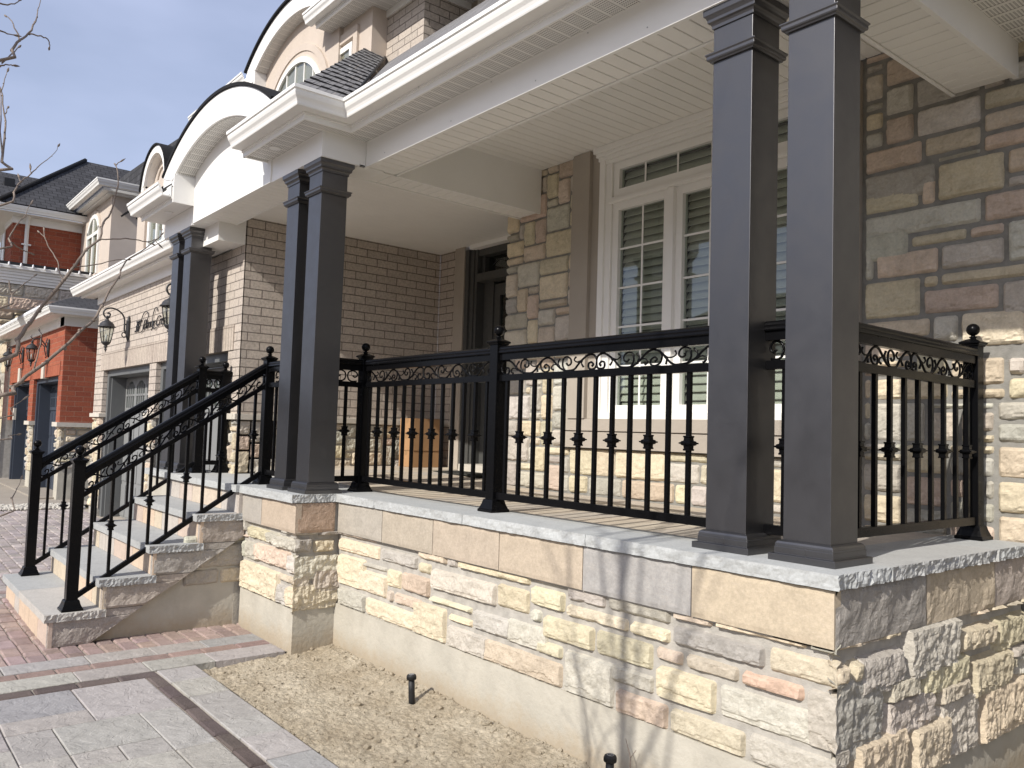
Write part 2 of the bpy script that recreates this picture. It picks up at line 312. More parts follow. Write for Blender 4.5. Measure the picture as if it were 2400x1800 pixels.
def thing(name, label, cat, loc=(0, 0, 0), group=None):
    o = bpy.data.objects.new(name, None); C.objects.link(o); o.location = loc; o.empty_display_size = 0.1
    o['label'] = label; o['category'] = cat
    if group: o['group'] = group
    return o
def copy_tree(o, parent=None, loc=None, label=None):
    c = o.copy(); C.objects.link(c); c.parent = parent
    if loc is not None: c.location = loc
    if label: c['label'] = label
    for ch in list(o.children): copy_tree(ch, c)
    return c
def fbm(p, f, o=4): return noise.fractal(Vector(p) * f, 1.0, 2.0, o)
# ------------------------------------------------------------------ stone veneer
PAL = {'y': (0.61, 0.53, 0.385), 'g': (0.51, 0.475, 0.405), 'd': (0.41, 0.385, 0.33), 'p': (0.57, 0.465, 0.365), 't': (0.53, 0.465, 0.37), 's': (0.53, 0.385, 0.29), 'w': (0.54, 0.51, 0.45)}
CORN = {'h': (0.030, 0.036)}
def stone_patch(mb, frame, u0, u1, v0, v1, h, col, res, rough, opened='', seed=0.0):
    O, U, V, Nn = frame; r = min(0.022, (v1 - v0) * 0.3); rg = random.Random(int((u0 * 911 + v0 * 577) * 100)); c = PAL[col]
    k = rg.uniform(0.88, 1.12); c = tuple(max(0, x * k * rg.uniform(0.97, 1.03)) for x in c)
    nu = max(4, int((u1 - u0) / res)); nv = max(4, int((v1 - v0) / res)); vs = []
    tu = rg.uniform(-1, 1) * 0.25; tv = rg.uniform(-1, 1) * 0.25; hh = h * rg.uniform(0.75, 1.25); isx = abs(Nn.x) > 0.5; wav = rg.uniform(0, 50)
    for j in range(nv + 1):
        for i in range(nu + 1):
            u = u0 + (u1 - u0) * i / nu; fv = j / nv; fu = i / nu
            v = v0 + (v1 - v0) * fv
            dl = u - u0 if 'l' not in opened else 1.0; dr = u1 - u if 'r' not in opened else 1.0; db = v - v0; dt = v1 - v
            e1 = 0.006 * noise.noise(Vector((u * 9, wav, 0))); e2 = 0.005 * noise.noise(Vector((wav, v * 11, 4)))
            db -= max(0, e1); dt -= max(0, -e1); dl -= max(0, e2); dr -= max(0, -e2)
            dx = min(dl, dr); dz = min(db, dt)
            if dx < r and dz < r: d = r - math.hypot(r - dx, r - dz)
            else: d = min(dx, dz)
            P = O + U * u + V * v; q = P + Vector((seed, seed, 0))
            d = d - 0.002 - 0.005 * (0.5 + 0.5 * noise.noise(q * 22))
            f = max(0.0, min(1.0, d / (0.011 if h < 0.04 else 0.021))); f = f * f * (3 - 2 * f)
            if d < -0.001: hgt = -0.012
            else:
                n1 = noise.noise(q * 7); n2 = fbm(q, 24, 4); st = noise.noise(Vector((q.x * 5, q.y * 5, q.z * 17 + 9))) if not isx else noise.noise(Vector((q.x * 5, q.y * 30, q.z * 7 + 9)))
                led = 0.45 if (fv < 0.22 + 0.22 * n1) else 0.0
                hgt = hh * (0.55 + 0.45 * f + (tu * (fu - .5) + tv * (fv - .5)) * 0.8) * f + rough * f * (n1 * 0.5 + n2 * 0.55 + (abs(st) - .2) * 0.5 - led)
            if opened and 'e' not in opened:
                de = (u1 - u) if 'r' in opened else (u - u0); t = max(0.0, 1 - de / 0.024); t = t * t * (3 - 2 * t)
                nA = 0.008 * noise.noise(Vector((1, 2, P.z * 23))); nB = 0.008 * noise.noise(Vector((5, 8, P.z * 29)))
                if isx: hgt = hgt * (1 - t) + t * f * (CORN['h'][1] + nA); u2 = nB * t
                else: hgt = hgt * (1 - t) + t * f * (CORN['h'][0] - nB); u2 = nA * t
                P = P + U * u2
            vs.append(P + Nn * hgt)
    fs = [(j * (nu + 1) + i, j * (nu + 1) + i + 1, (j + 1) * (nu + 1) + i + 1, (j + 1) * (nu + 1) + i) for j in range(nv) for i in range(nu)]
    mb.add(vs, fs, 0, c)
def veneer(mb, frame, u0, u1, v0, v1, h=0.02, res=0.011, rough=0.008, preset=(), seed=1, open_l=None, open_r=None, cell=0.062, maxw=7, edge='', gap=0.007):
    rg = random.Random(seed); nu = int(round((u1 - u0) / cell)); nv = int(round((v1 - v0) / cell)); cu = (u1 - u0) / nu; cv = (v1 - v0) / nv
    occ = [[False] * nu for _ in range(nv)]; rects = []
    for (a, b, c, d, col) in preset:
        op = ''
        if open_r is not None and b > open_r - 0.03: op += 'r'; b = u1
        if open_l is not None and a < open_l + 0.03: op += 'l'; a = u0
        rects.append([a, b, c, d, col, op])
        for j in range(nv):
            for i in range(nu):
                x0 = u0 + i * cu; z0 = v0 + j * cv
                ox = min(b, x0 + cu) - max(a, x0); oz = min(d, z0 + cv) - max(c, z0)
                if ox > cu * 0.35 and oz > cv * 0.35: occ[j][i] = True
    for j in range(nv):
        for i in range(nu):
            if occ[j][i]: continue
            w = 1; mw = rg.choice((2, 3, 4, 5, 6, 7)); mh = rg.choice((1, 2, 2, 3, 3)); mh = min(mh, nv - j); mw = min(mw, maxw)
            while w < mw and i + w < nu and not occ[j][i + w]: w += 1
            if w == 1: mh = min(mh, 2)
            hh = 1
            while hh < mh and all(not occ[j + hh][i + q] for q in range(w)): hh += 1
            for a in range(hh):
                for q in range(w): occ[j + a][i + q] = True
            op = ''
            if open_r is not None and i + w == nu: op += 'r'
            if open_l is not None and i == 0: op += 'l'
            col = rg.choices('ygdptw', (36, 26, 10, 14, 10, 4))[0]
            s = 0.0 if not preset else 0.012
            rects.append([u0 + i * cu + s * (not ('l' in op)), u0 + (i + w) * cu - s * (not ('r' in op)), v0 + j * cv + s, v0 + (j + hh) * cv - s, col, op])
    # trim overlaps, then let every stone grow until the joints are even
    def hit(A, B, g): return A[0] < B[1] + g and B[0] < A[1] + g and A[2] < B[3] + g and B[2] < A[3] + g
    if preset:
        keep = rects[:len(preset)]
        for A in rects[len(preset):]:
            for _ in range(40):
                bad = [B_ for B_ in keep if hit(A, B_, gap - 0.001)]
                if not bad: break
                B_ = bad[0]; pen = [(B_[1] - A[0], 0), (A[1] - B_[0], 1), (B_[3] - A[2], 2), (A[3] - B_[2], 3)]; pm, w_ = min(pen)
                if w_ == 0: A[0] = B_[1] + gap
                elif w_ == 1: A[1] = B_[0] - gap
                elif w_ == 2: A[2] = B_[3] + gap
                else: A[3] = B_[2] - gap
            if A[1] - A[0] > 0.03 and A[3] - A[2] > 0.026: keep.append(A)
        rects = keep
        for it in range(16):
            for A in rects:
                for sd, dlt in ((0, -0.003), (1, 0.003), (2, -0.003), (3, 0.003)):
                    if (sd == 0 and ('l' in A[5] or A[0] + dlt < u0)) or (sd == 1 and ('r' in A[5] or A[1] + dlt > u1)) or (sd == 2 and A[2] + dlt < v0) or (sd == 3 and A[3] + dlt > v1): continue
                    T = list(A); T[sd] += dlt
                    if not any(B_ is not A and hit(T, B_, gap) and not hit(A, B_, gap * 0.5) for B_ in rects): A[sd] = T[sd]
    for a, b, c, d, col, op in rects:
        stone_patch(mb, frame, a + (0.0 if 'l' in op else 0.002), b - (0.0 if 'r' in op else 0.002), c + 0.002, d - 0.002, h, col, res, rough, op + (edge if op else ''), seed)
def FR(axis, c):   # wall facing -y at y=c, or facing +x at x=c
    if axis == 'y': return (Vector((0, c, 0)), Vector((1, 0, 0)), Vector((0, 0, 1)), Vector((0, -1, 0)))
    return (Vector((c, 0, 0)), Vector((0, 1, 0)), Vector((0, 0, 1)), Vector((1, 0, 0)))
FRONT= [[-3.947,-3.82,-0.303,-0.284,'g'],[-3.82,-3.46,-0.299,-0.27,'p'],[-3.447,-3.198,-0.298,-0.264,'g'],[-3.193,-2.919,-0.3,-0.273,'g'],[-2.916,-2.592,-0.339,-0.246,'y'],[-2.593,-2.477,-0.344,-0.256,'g'],[-3.994,-3.408,-0.418,-0.328,'y'],[-3.395,-2.922,-0.418,-0.317,'g'],[-3.972,-3.635,-0.654,-0.445,'y'],[-3.636,-3.304,-0.494,-0.446,'d'],[-3.637,-3.298,-0.659,-0.532,'y'],[-3.3,-3.111,-0.579,-0.446,'y'],[-3.107,-2.769,-0.572,-0.437,'p'],[-2.909,-2.764,-0.42,-0.357,'y'],[-3.279,-3.205,-0.663,-0.611,'t'],[-3.194,-2.905,-0.662,-0.608,'p'],[-3.974,-3.574,-0.817,-0.676,'g'],[-3.569,-2.903,-0.819,-0.683,'y'],[-2.909,-2.578,-0.818,-0.611,'y'],[-2.473,-1.801,-0.34,-0.278,'y'],[-1.796,-1.529,-0.31,-0.294,'p'],[-1.513,-1.242,-0.351,-0.282,'d'],[-1.221,-0.837,-0.351,-0.283,'d'],[-2.756,-2.093,-0.506,-0.364,'g'],[-2.089,-1.806,-0.497,-0.353,'y'],[-1.794,-1.525,-0.426,-0.331,'y'],[-1.509,-1.084,-0.431,-0.373,'y'],[-1.077,-0.839,-0.434,-0.369,'y'],[-2.764,-2.32,-0.588,-0.538,'y'],[-2.56,-2.313,-0.667,-0.609,'y'],[-1.791,-1.706,-0.508,-0.451,'g'],[-2.309,-1.948,-0.663,-0.539,'g'],[-1.947,-1.694,-0.663,-0.536,'g'],[-1.692,-1.306,-0.585,-0.454,'y'],[-1.302,-0.93,-0.586,-0.452,'y'],[-2.569,-2.208,-0.823,-0.704,'g'],[-2.206,-1.549,-0.8,-0.688,'p'],[-1.692,-1.533,-0.659,-0.608,'y'],[-1.524,-1.195,-0.823,-0.619,'g'],[-1.194,-0.93,-0.673,-0.613,'g'],[-1.16,-0.835,-0.826,-0.701,'p'],[-0.916,-0.761,-0.514,-0.46,'p'],[-0.906,-0.581,-0.67,-0.54,'y'],[-0.831,-0.429,-0.822,-0.699,'y'],[-0.815,-0.606,-0.317,-0.287,'p'],[-0.817,-0.345,-0.428,-0.341,'d'],[-0.585,-0.174,-0.312,-0.286,'y'],[-0.746,-0.468,-0.509,-0.455,'t'],[-0.456,-0.167,-0.511,-0.461,'s'],[-0.569,-0.163,-0.671,-0.541,'g'],[-0.333,-0.048,-0.432,-0.331,'y'],[-0.16,-0.048,-0.664,-0.452,'g'],[-0.42,-0.048,-0.782,-0.694,'g']]
PIER= [[-4.918,-4.488,-0.42,-0.311,'y'],[-4.49,-4.37,-0.416,-0.319,'g'],[-4.375,-3.975,-0.423,-0.323,'g'],[-4.962,-4.752,-0.576,-0.437,'g'],[-4.759,-4.115,-0.576,-0.426,'p'],[-4.117,-3.987,-0.577,-0.446,'g'],[-5.025,-4.334,-0.815,-0.609,'y'],[-4.347,-3.987,-0.66,-0.61,'p'],[-4.347,-4.111,-0.818,-0.68,'g'],[-4.113,-3.992,-0.825,-0.676,'y']]
PIERSIDE= [[-0.273,-0.154,-0.43,-0.314,'d'],[-0.15,0.024,-0.438,-0.329,'y'],[-0.264,0.08,-0.606,-0.438,'g'],[-0.271,-0.16,-0.678,-0.597,'t'],[-0.148,0.089,-0.688,-0.595,'t'],[-0.267,0.073,-0.858,-0.681,'y']]
SIDE= [[0.258,0.566,-0.485,-0.335,'g'],[0.597,1.107,-0.499,-0.312,'g'],[1.124,1.522,-0.473,-0.334,'y'],[1.549,1.955,-0.495,-0.347,'y'],[0.046,0.138,-0.444,-0.327,'y'],[0.148,0.255,-0.45,-0.335,'y'],[0.438,0.72,-0.574,-0.451,'t'],[0.733,1.224,-0.611,-0.443,'y'],[0.907,1.223,-0.665,-0.549,'t'],[1.238,1.713,-0.697,-0.486,'y'],[1.722,1.954,-0.579,-0.495,'g'],[1.731,1.788,-0.63,-0.573,'t'],[1.82,1.953,-0.653,-0.576,'g'],[0.051,0.406,-0.734,-0.435,'d'],[0.434,0.897,-0.743,-0.537,'g'],[0.961,1.337,-0.92,-0.639,'g'],[1.363,1.949,-0.889,-0.644,'y'],[1.391,1.697,-0.937,-0.802,'t'],[1.718,1.9,-0.905,-0.81,'g'],[0.636,0.963,-0.916,-0.699,'y'],[0.168,0.618,-0.85,-0.702,'y'],[0.059,0.138,-0.741,-0.684,'g']]
RIGHT= [[-0.931,-0.604,2.182,2.32,'p'],[-0.93,-0.512,2.019,2.156,'d'],[-0.492,-0.145,1.927,2.143,'y'],[-0.929,-0.61,1.917,2.026,'y'],[-0.586,-0.515,1.925,2.017,'p'],[-0.929,-0.259,1.753,1.902,'g'],[-0.245,-0.032,1.751,1.908,'p'],[-0.934,-0.667,1.66,1.75,'g'],[-0.646,-0.34,1.668,1.744,'y'],[-0.318,-0.141,1.675,1.741,'p'],[-0.126,-0.034,1.511,1.729,'g'],[-0.934,-0.88,1.505,1.66,'g'],[-0.862,-0.495,1.501,1.659,'p'],[-0.472,-0.142,1.513,1.654,'g'],[-0.926,-0.594,1.258,1.494,'y'],[-0.582,-0.492,1.428,1.494,'y'],[-0.478,-0.034,1.425,1.495,'y'],[-0.579,-0.166,1.258,1.409,'p'],[-0.142,-0.035,1.256,1.397,'g'],[-0.119,-0.031,1.998,2.116,'p'],[-0.119,-0.031,1.92,1.985,'g'],[-0.905,-0.538,1.138,1.245,'y'],[-0.527,-0.385,1.115,1.248,'g'],[-0.371,-0.036,1.051,1.254,'y'],[-0.877,-0.438,0.76,0.898,'y'],[-0.134,-0.037,0.887,0.99,'g'],[-0.127,-0.038,0.761,0.873,'y'],[-0.877,-0.57,0.518,0.747,'g']]
SCROLL= {'main': [(-0.001,0.047),(0.007,0.071),(0.038,0.086),(0.082,0.082),(0.12,0.062),(0.164,0.028),(0.213,0.007),(0.261,-0.003),(0.302,-0.0),(0.336,0.018),(0.363,0.043),(0.402,0.072),(0.446,0.084),(0.485,0.075),(0.524,0.047),(0.563,0.019),(0.606,0.003),(0.648,-0.002),(0.689,0.007),(0.718,0.031),(0.748,0.054),(0.796,0.08),(0.831,0.084),(0.86,0.073),(0.871,0.052)],'s1': [(-0.001,0.047),(0.009,0.015),(0.036,-0.002),(0.067,0.001),(0.081,0.016),(0.075,0.035),(0.052,0.041),(0.043,0.029)],'s2': [(0.213,0.007),(0.194,0.039),(0.204,0.074),(0.239,0.084),(0.267,0.071),(0.273,0.047),(0.253,0.036),(0.233,0.044),(0.237,0.054)],'h1': [(0.164,0.023),(0.133,0.035),(0.106,0.031),(0.101,0.013),(0.119,0.004)],'h2': [(0.158,0.031),(0.154,0.052),(0.176,0.075)],'h3': [(0.299,0.071),(0.291,0.054),(0.312,0.04),(0.352,0.041),(0.385,0.06)],'h4': [(0.369,0.045),(0.355,0.028),(0.359,0.005)],'s3': [(0.402,0.072),(0.386,0.05),(0.398,0.015),(0.433,-0.001),(0.463,0.009),(0.462,0.033),(0.436,0.045),(0.42,0.033),(0.434,0.023)],'h5': [(0.563,0.019),(0.53,0.039),(0.497,0.037),(0.485,0.019),(0.504,0.011)],'h6': [(0.557,0.027),(0.545,0.05),(0.561,0.071)],'s4': [(0.606,0.003),(0.586,0.033),(0.593,0.07),(0.624,0.08),(0.655,0.066),(0.659,0.041),(0.634,0.031),(0.62,0.044)],'h7': [(0.701,0.076),(0.685,0.061),(0.708,0.047),(0.738,0.05)],'h8': [(0.753,0.054),(0.748,0.037),(0.764,0.018)],'s5': [(0.871,0.052),(0.867,0.014),(0.839,-0.003),(0.809,0.009),(0.808,0.034),(0.829,0.041),(0.847,0.028),(0.836,0.02)]}
BR= {'A': [[-0.743,-2.608,0.627],[-0.757,-2.57,0.685],[-0.783,-2.545,0.732],[-0.811,-2.522,0.767],[-0.811,-2.47,0.856],[-0.832,-2.44,0.902],[-0.856,-2.413,0.953],[-0.874,-2.377,0.992],[-0.907,-2.362,1.047],[-0.934,-2.338,1.087],[-0.962,-2.319,1.168],[-1.001,-2.31,1.213],[-1.046,-2.308,1.257],[-1.089,-2.301,1.273]],'A1': [[-1.087,-2.299,1.269],[-1.094,-2.293,1.278],[-1.099,-2.284,1.287]],'A2': [[-0.853,-2.381,0.988],[-0.879,-2.322,1.004],[-0.915,-2.275,1.017],[-0.955,-2.233,1.024],[-1.0,-2.198,1.043],[-1.048,-2.167,1.068],[-1.107,-2.149,1.099]],'A2b': [[-0.981,-2.226,1.029],[-1.022,-2.197,1.033]],'A2c': [[-1.018,-2.193,1.046],[-1.031,-2.177,1.038]],'A3': [[-0.807,-2.471,0.856],[-0.846,-2.474,0.882],[-0.882,-2.474,0.916],[-0.928,-2.486,0.953],[-0.97,-2.493,0.988],[-1.005,-2.491,1.018]],'A3b': [[-0.947,-2.496,0.984],[-1.014,-2.501,1.012]],'A4': [[-0.84,-2.437,0.901],[-0.9,-2.413,0.913],[-0.933,-2.356,0.936],[-0.974,-2.309,0.958],[-1.019,-2.267,0.973]],'B': [[-0.628,-2.618,0.54],[-0.663,-2.589,0.562],[-0.681,-2.543,0.608],[-0.686,-2.481,0.668],[-0.71,-2.443,0.717],[-0.738,-2.408,0.751],[-0.774,-2.382,0.793],[-0.811,-2.359,0.841],[-0.843,-2.329,0.886],[-0.887,-2.313,0.918],[-0.926,-2.292,0.953],[-0.949,-2.25,0.989],[-0.97,-2.206,1.032],[-1.005,-2.179,1.061]],'B1': [[-0.69,-2.542,0.609],[-0.721,-2.531,0.661],[-0.753,-2.521,0.696],[-0.794,-2.52,0.715]],'B0': [[-0.628,-2.617,0.533],[-0.638,-2.616,0.553],[-0.651,-2.617,0.568]],'Cc': [[-0.491,-2.679,1.274],[-0.54,-2.653,1.323],[-0.593,-2.632,1.371],[-0.644,-2.608,1.414],[-0.699,-2.59,1.471],[-0.759,-2.577,1.511],[-0.822,-2.568,1.557],[-0.88,-2.555,1.618]],'C1': [[-0.676,-2.603,1.428],[-0.686,-2.576,1.434],[-0.704,-2.559,1.438],[-0.729,-2.55,1.439],[-0.758,-2.546,1.441]],'C2': [[-0.634,-2.627,1.387],[-0.677,-2.63,1.425],[-0.722,-2.636,1.466],[-0.768,-2.642,1.492]],'C3': [[-0.49,-2.683,1.338],[-0.509,-2.668,1.344],[-0.527,-2.651,1.353]],'C4': [[-0.492,-2.678,1.261],[-0.512,-2.665,1.276],[-0.531,-2.649,1.285]],'C5': [[-0.546,-2.669,1.288],[-0.59,-2.647,1.332],[-0.637,-2.628,1.371]],'C6': [[-0.488,-2.687,1.398],[-0.529,-2.661,1.421],[-0.575,-2.641,1.457]],'D': [[-0.498,-2.664,1.031],[-0.552,-2.655,1.066],[-0.605,-2.647,1.136],[-0.661,-2.642,1.194],[-0.722,-2.645,1.274],[-0.777,-2.638,1.325],[-0.827,-2.625,1.376]],'D1': [[-0.494,-2.661,1.05],[-0.553,-2.66,1.114],[-0.609,-2.657,1.2],[-0.667,-2.655,1.264]],'D2': [[-0.661,-2.643,1.214],[-0.714,-2.632,1.245]],'E': [[-0.623,-2.653,0.977],[-0.663,-2.614,1.029],[-0.718,-2.594,1.071],[-0.768,-2.566,1.109],[-0.822,-2.544,1.143],[-0.864,-2.507,1.192],[-0.918,-2.485,1.238]],'E1': [[-0.699,-2.596,1.066],[-0.724,-2.597,1.083]],'E2': [[-0.739,-2.57,1.102],[-0.751,-2.57,1.116]],'F': [[-0.622,-2.643,0.879],[-0.664,-2.618,0.915],[-0.707,-2.596,0.962],[-0.751,-2.575,0.998],[-0.798,-2.557,1.039]],'Gg': [[-0.626,-2.634,0.743],[-0.682,-2.602,0.786],[-0.736,-2.566,0.826],[-0.798,-2.539,0.855]],'G1': [[-0.721,-2.597,0.791],[-0.722,-2.599,0.801]],'H': [[-0.521,-2.62,0.273],[-0.559,-2.591,0.309],[-0.609,-2.574,0.327],[-0.66,-2.559,0.346]],'I': [[-0.633,-2.618,0.488],[-0.671,-2.589,0.513],[-0.708,-2.557,0.537]],'J': [[-0.634,-2.615,0.439],[-0.676,-2.589,0.447],[-0.721,-2.564,0.45]],'K': [[-0.722,-2.61,0.921],[-0.76,-2.577,0.913],[-0.802,-2.55,0.913]]}
# ------------------------------------------------------------------ PORCH
porch = thing('porch', 'raised stone porch with grey cap slabs, tan sandstone band and rock faced veneer', 'porch', (-2.0, 0.1, G))
b = MB(); b.box(-4.03, -0.05, 0.05, 1.95, G - 0.3, -0.815); b.box(-5.04, -4.03, -0.28, 1.95, G - 0.3, -0.835); b.box(-7.72, -6.85, -0.28, 0.2, G - 0.3, -0.3)
b.box(-6.85, -5.04, 0.0, 0.6, G - 0.3, -0.1)
b.build('foundation', 'concrete', porch)
b = MB(); b.box(-4.03, -0.062, 0.062, 1.95, -0.815, -0.07); b.box(-5.03, -4.04, -0.268, 0.3, -0.835, -0.07); b.build('mortar_bed', 'mortar', porch)
b = MB(); veneer(b, FR('y', 0.062), -4.0, -0.026, -0.822, -0.262, 0.024, 0.008, 0.010, FRONT, 3, open_r=-0.05)
b.build('stone_veneer', 'stone', porch, label='cream, grey and pink rock faced stones in pale mortar')
b = MB(); veneer(b, FR('x', -0.062), 0.032, 1.97, -0.93, -0.262, 0.044, 0.008, 0.019, SIDE, 5, open_l=0.05, gap=0.014)
b.build('stone_veneer', 'hewn', porch, label='rough hewn stones raked by the sun on the end wall')
b = MB(); veneer(b, FR('y', -0.268), -5.03, -4.004, -0.836, -0.262, 0.03, 0.0085, 0.016, PIER, 7, open_r=-4.0); 
veneer(b, FR('x', -4.04), -0.298, 0.06, -0.836, -0.262, 0.038, 0.0085, 0.022, PIERSIDE, 8, open_l=-0.28)
b.build('stone_veneer', 'stone', porch, label='rock faced stones of the projecting pier')
# bands
def slab_row(xs, fixed, z0, z1, t, axis, cols, rough, mat, name, res=0.02, side=False):
    b = MB()
    for i in range(len(xs) - 1):
        a, c = xs[i] + 0.003, xs[i + 1] - 0.003; col = cols[i % len(cols)]
        n = max(3, int((c - a) / res)); nz = max(3, int((z1 - z0) / res)); vs = []
        for j in range(nz + 1):
            for k in range(n + 1):
                u = a + (c - a) * k / n; z = z0 + (z1 - z0) * j / nz
                p = Vector((u, fixed, z)) if axis == 'y' else Vector((fixed, u, z))
                e = 1.0 if (0 < k < n and 0 < j < nz) else 0.0
                d = rough * (noise.noise(p * 5 + Vector((i * 3.1, 0, 0))) + 0.6 * fbm(p, 14, 3)) * e - (0.003 if e == 0 else 0)
                vs.append(p + (Vector((0, -d, 0)) if axis == 'y' else Vector((d, 0, 0))))
        fs = [(j * (n + 1) + k, j * (n + 1) + k + 1, (j + 1) * (n + 1) + k + 1, (j + 1) * (n + 1) + k) for j in range(nz) for k in range(n)]
        b.add(vs, fs, 0, col)
        if axis == 'y': b.box(a, c, fixed + 0.0035, fixed + t, z0, z1, 0, col)
        else: b.box(fixed - t, fixed - 0.0035, a, c, z0, z1, 0, col)
    return b.build(name, mat, porch)
slab_row([-3.985, -3.342, -2.72, -2.05, -1.376, -0.699, -0.03], 0.02, -0.281, -0.064, 0.05, 'y', [(0.385, 0.35, 0.295), (0.41, 0.355, 0.28), (0.43, 0.36, 0.28), (0.45, 0.375, 0.285), (0.35, 0.335, 0.315), (0.485, 0.405, 0.295)], 0.002, 'band', 'sandstone_band')
slab_row([0.03, 0.79, 1.53, 1.95], -0.03, -0.281, -0.064, 0.05, 'x', [(0.36, 0.335, 0.30), (0.50, 0.42, 0.31), (0.44, 0.38, 0.33)], 0.012, 'rockband', 'sandstone_band')
slab_row([-5.01, -4.615, -3.995], -0.312, -0.281, -0.066, 0.05, 'y', [(0.38, 0.35, 0.305), (0.44, 0.36, 0.275)], 0.003, 'band', 'sandstone_band')
slab_row([-0.305, 0.01], -3.997, -0.281, -0.066, 0.05, 'x', [(0.40, 0.29, 0.21)], 0.008, 'rockband', 'sandstone_band')
b = MB(); b.box(-4.0, -0.045, 0.035, 0.3, -0.29, -0.06); b.box(-0.3, -0.045, 0.035, 1.9, -0.29, -0.06); b.box(-5.0, -4.01, -0.297, 0.3, -0.29, -0.06); b.build('mortar_bed', 'mortar', porch)
# cap slabs: split edges on the outside
def cap_slab(par, x0, x1, y0, y1, z0, z1, rough, name='cap_slab', col=(0.42, 0.43, 0.42), mat='cap', res=0.012, tops=0.03):
    # rough: dict side -> amplitude for '-y' and '+x'
    b = MB(); x0 += 0.002; x1 -= 0.002
    def disp(p):
        q = Vector(p); d = Vector((0, 0, 0)); zz = (q.z - z0) / (z1 - z0)
        if abs(p[1] - y0) < 1e-6 and '-y' in rough:
            a = rough['-y']; w = noise.noise(Vector((q.x * 6, 3, q.z * 9))) + 0.5 * noise.noise(Vector((q.x * 22, 7, q.z * 30))); e = 0.55 * (math.floor(w * 3.2) / 3.2) + 0.35 * w + 0.15 * noise.noise(Vector((q.x * 60, 1, q.z * 60))) + 0.3
            d.y += a * (e + 0.5 * (1 - zz) * abs(noise.noise(Vector((q.x * 17, 1, 5)))))
        if abs(p[0] - x1) < 1e-6 and '+x' in rough:
            a = rough['+x']; e = abs(noise.noise(Vector((11, q.y * 9, q.z * 14)))) + 0.6 * abs(noise.noise(Vector((2, q.y * 38, q.z * 24)))) + 0.35 * noise.noise(Vector((1, q.y * 90, q.z * 60)))
            d.x -= a * (e + 1.1 * (1 - zz) * abs(noise.noise(Vector((1, q.y * 23, 5)))))
        return tuple(q + d)
    nx = max(2, int((x1 - x0) / res)); ny = max(2, int((y1 - y0) / res)); nz = 5
    ax = [x0 + (x1 - x0) * i / nx for i in range(nx + 1)]; ay = [y0 + (y1 - y0) * i / ny for i in range(ny + 1)]; az = [z0 + (z1 - z0) * i / nz for i in range(nz + 1)]
    # front
    vs = [disp((x, y0, z)) for z in az for x in ax]; b.add(vs, [(j * (nx + 1) + i, j * (nx + 1) + i + 1, (j + 1) * (nx + 1) + i + 1, (j + 1) * (nx + 1) + i) for j in range(nz) for i in range(nx)], 0, col)
    vs = [disp((x1, y, z)) for z in az for y in ay]; b.add(vs, [(j * (ny + 1) + i, j * (ny + 1) + i + 1, (j + 1) * (ny + 1) + i + 1, (j + 1) * (ny + 1) + i) for j in range(nz) for i in range(ny)], 0, col)
    vs = [(x0, y, z) for z in (z0, z1) for y in (y0, y1)]; b.add(vs, [(0, 2, 3, 1)], 0, col)
    vs = [(x, y1, z) for z in (z0, z1) for x in (x0, x1)]; b.add(vs, [(0, 2, 3, 1)], 0, col)
    # top: border ring following the split edge, flat inside
    xi = x1 - tops; yi = y0 + tops
    for zt, fl in ((z1, False), (z0, True)):
        top = [disp((x, y0, zt)) for x in ax]; inn = [(min(x, xi), yi, zt) for x in ax]; n = len(ax)
        f1 = [(i, i + 1, n + i + 1, n + i) for i in range(n - 1)]; b.add(top + inn, [tuple(reversed(f)) for f in f1] if fl else f1, 0, col)
        rt = [disp((x1, y, zt)) for y in ay]; inn = [(xi, max(y, yi), zt) for y in ay]; n = len(ay)
        f1 = [(i, i + 1, n + i + 1, n + i) for i in range(n - 1)]; b.add(rt + inn, [tuple(reversed(f)) for f in f1] if fl else f1, 0, col)
        f = [(x0, yi, zt), (xi, yi, zt), (xi, y1, zt), (x0, y1, zt)]; b.add(f, [(3, 2, 1, 0) if fl else (0, 1, 2, 3)], 0, col)
    return b.build(name, mat, par)
for a, c, k in ((-3.99, -3.428, 1.0), (-3.428, -2.389, 0.97), (-2.389, -1.343, 1.03), (-1.343, 0.0, 1.0)):
    cap_slab(porch, a, c, 0.0, 0.42, -0.058, 0, {'-y': 0.010, '+x': 0.020} if c == 0.0 else {'-y': 0.010}, col=(0.42 * k, 0.43 * k, 0.42 * k))
cap_slab(porch, -0.42, 0.0, 0.422, 1.5, -0.058, 0, {'+x': 0.020}, col=(0.42, 0.42, 0.405)); cap_slab(porch, -0.42, 0.0, 1.502, 1.96, -0.058, 0, {'+x': 0.020})
cap_slab(porch, -5.0, -3.985, -0.345, -0.001, -0.06, 0, {'-y': 0.008, '+x': 0.015}); cap_slab(porch, -5.0, -3.992, 0.0, 0.42, -0.06, 0, {})
cap_slab(porch, -5.95, -5.0, -0.372, 0.42, -0.056, 0.0, {'-y': 0.005}); cap_slab(porch, -6.9, -5.95, -0.372, 0.42, -0.056, 0.0, {'-y': 0.005}, col=(0.42, 0.425, 0.41)); cap_slab(porch, -7.75, -6.9, -0.345, 0.19, -0.06, 0.0, {'-y': 0.008})
b = MB(); b.box(-7.7, -6.87, -0.3, 0.15, -0.3, -0.062); b.build('sandstone_band', 'concrete', porch)
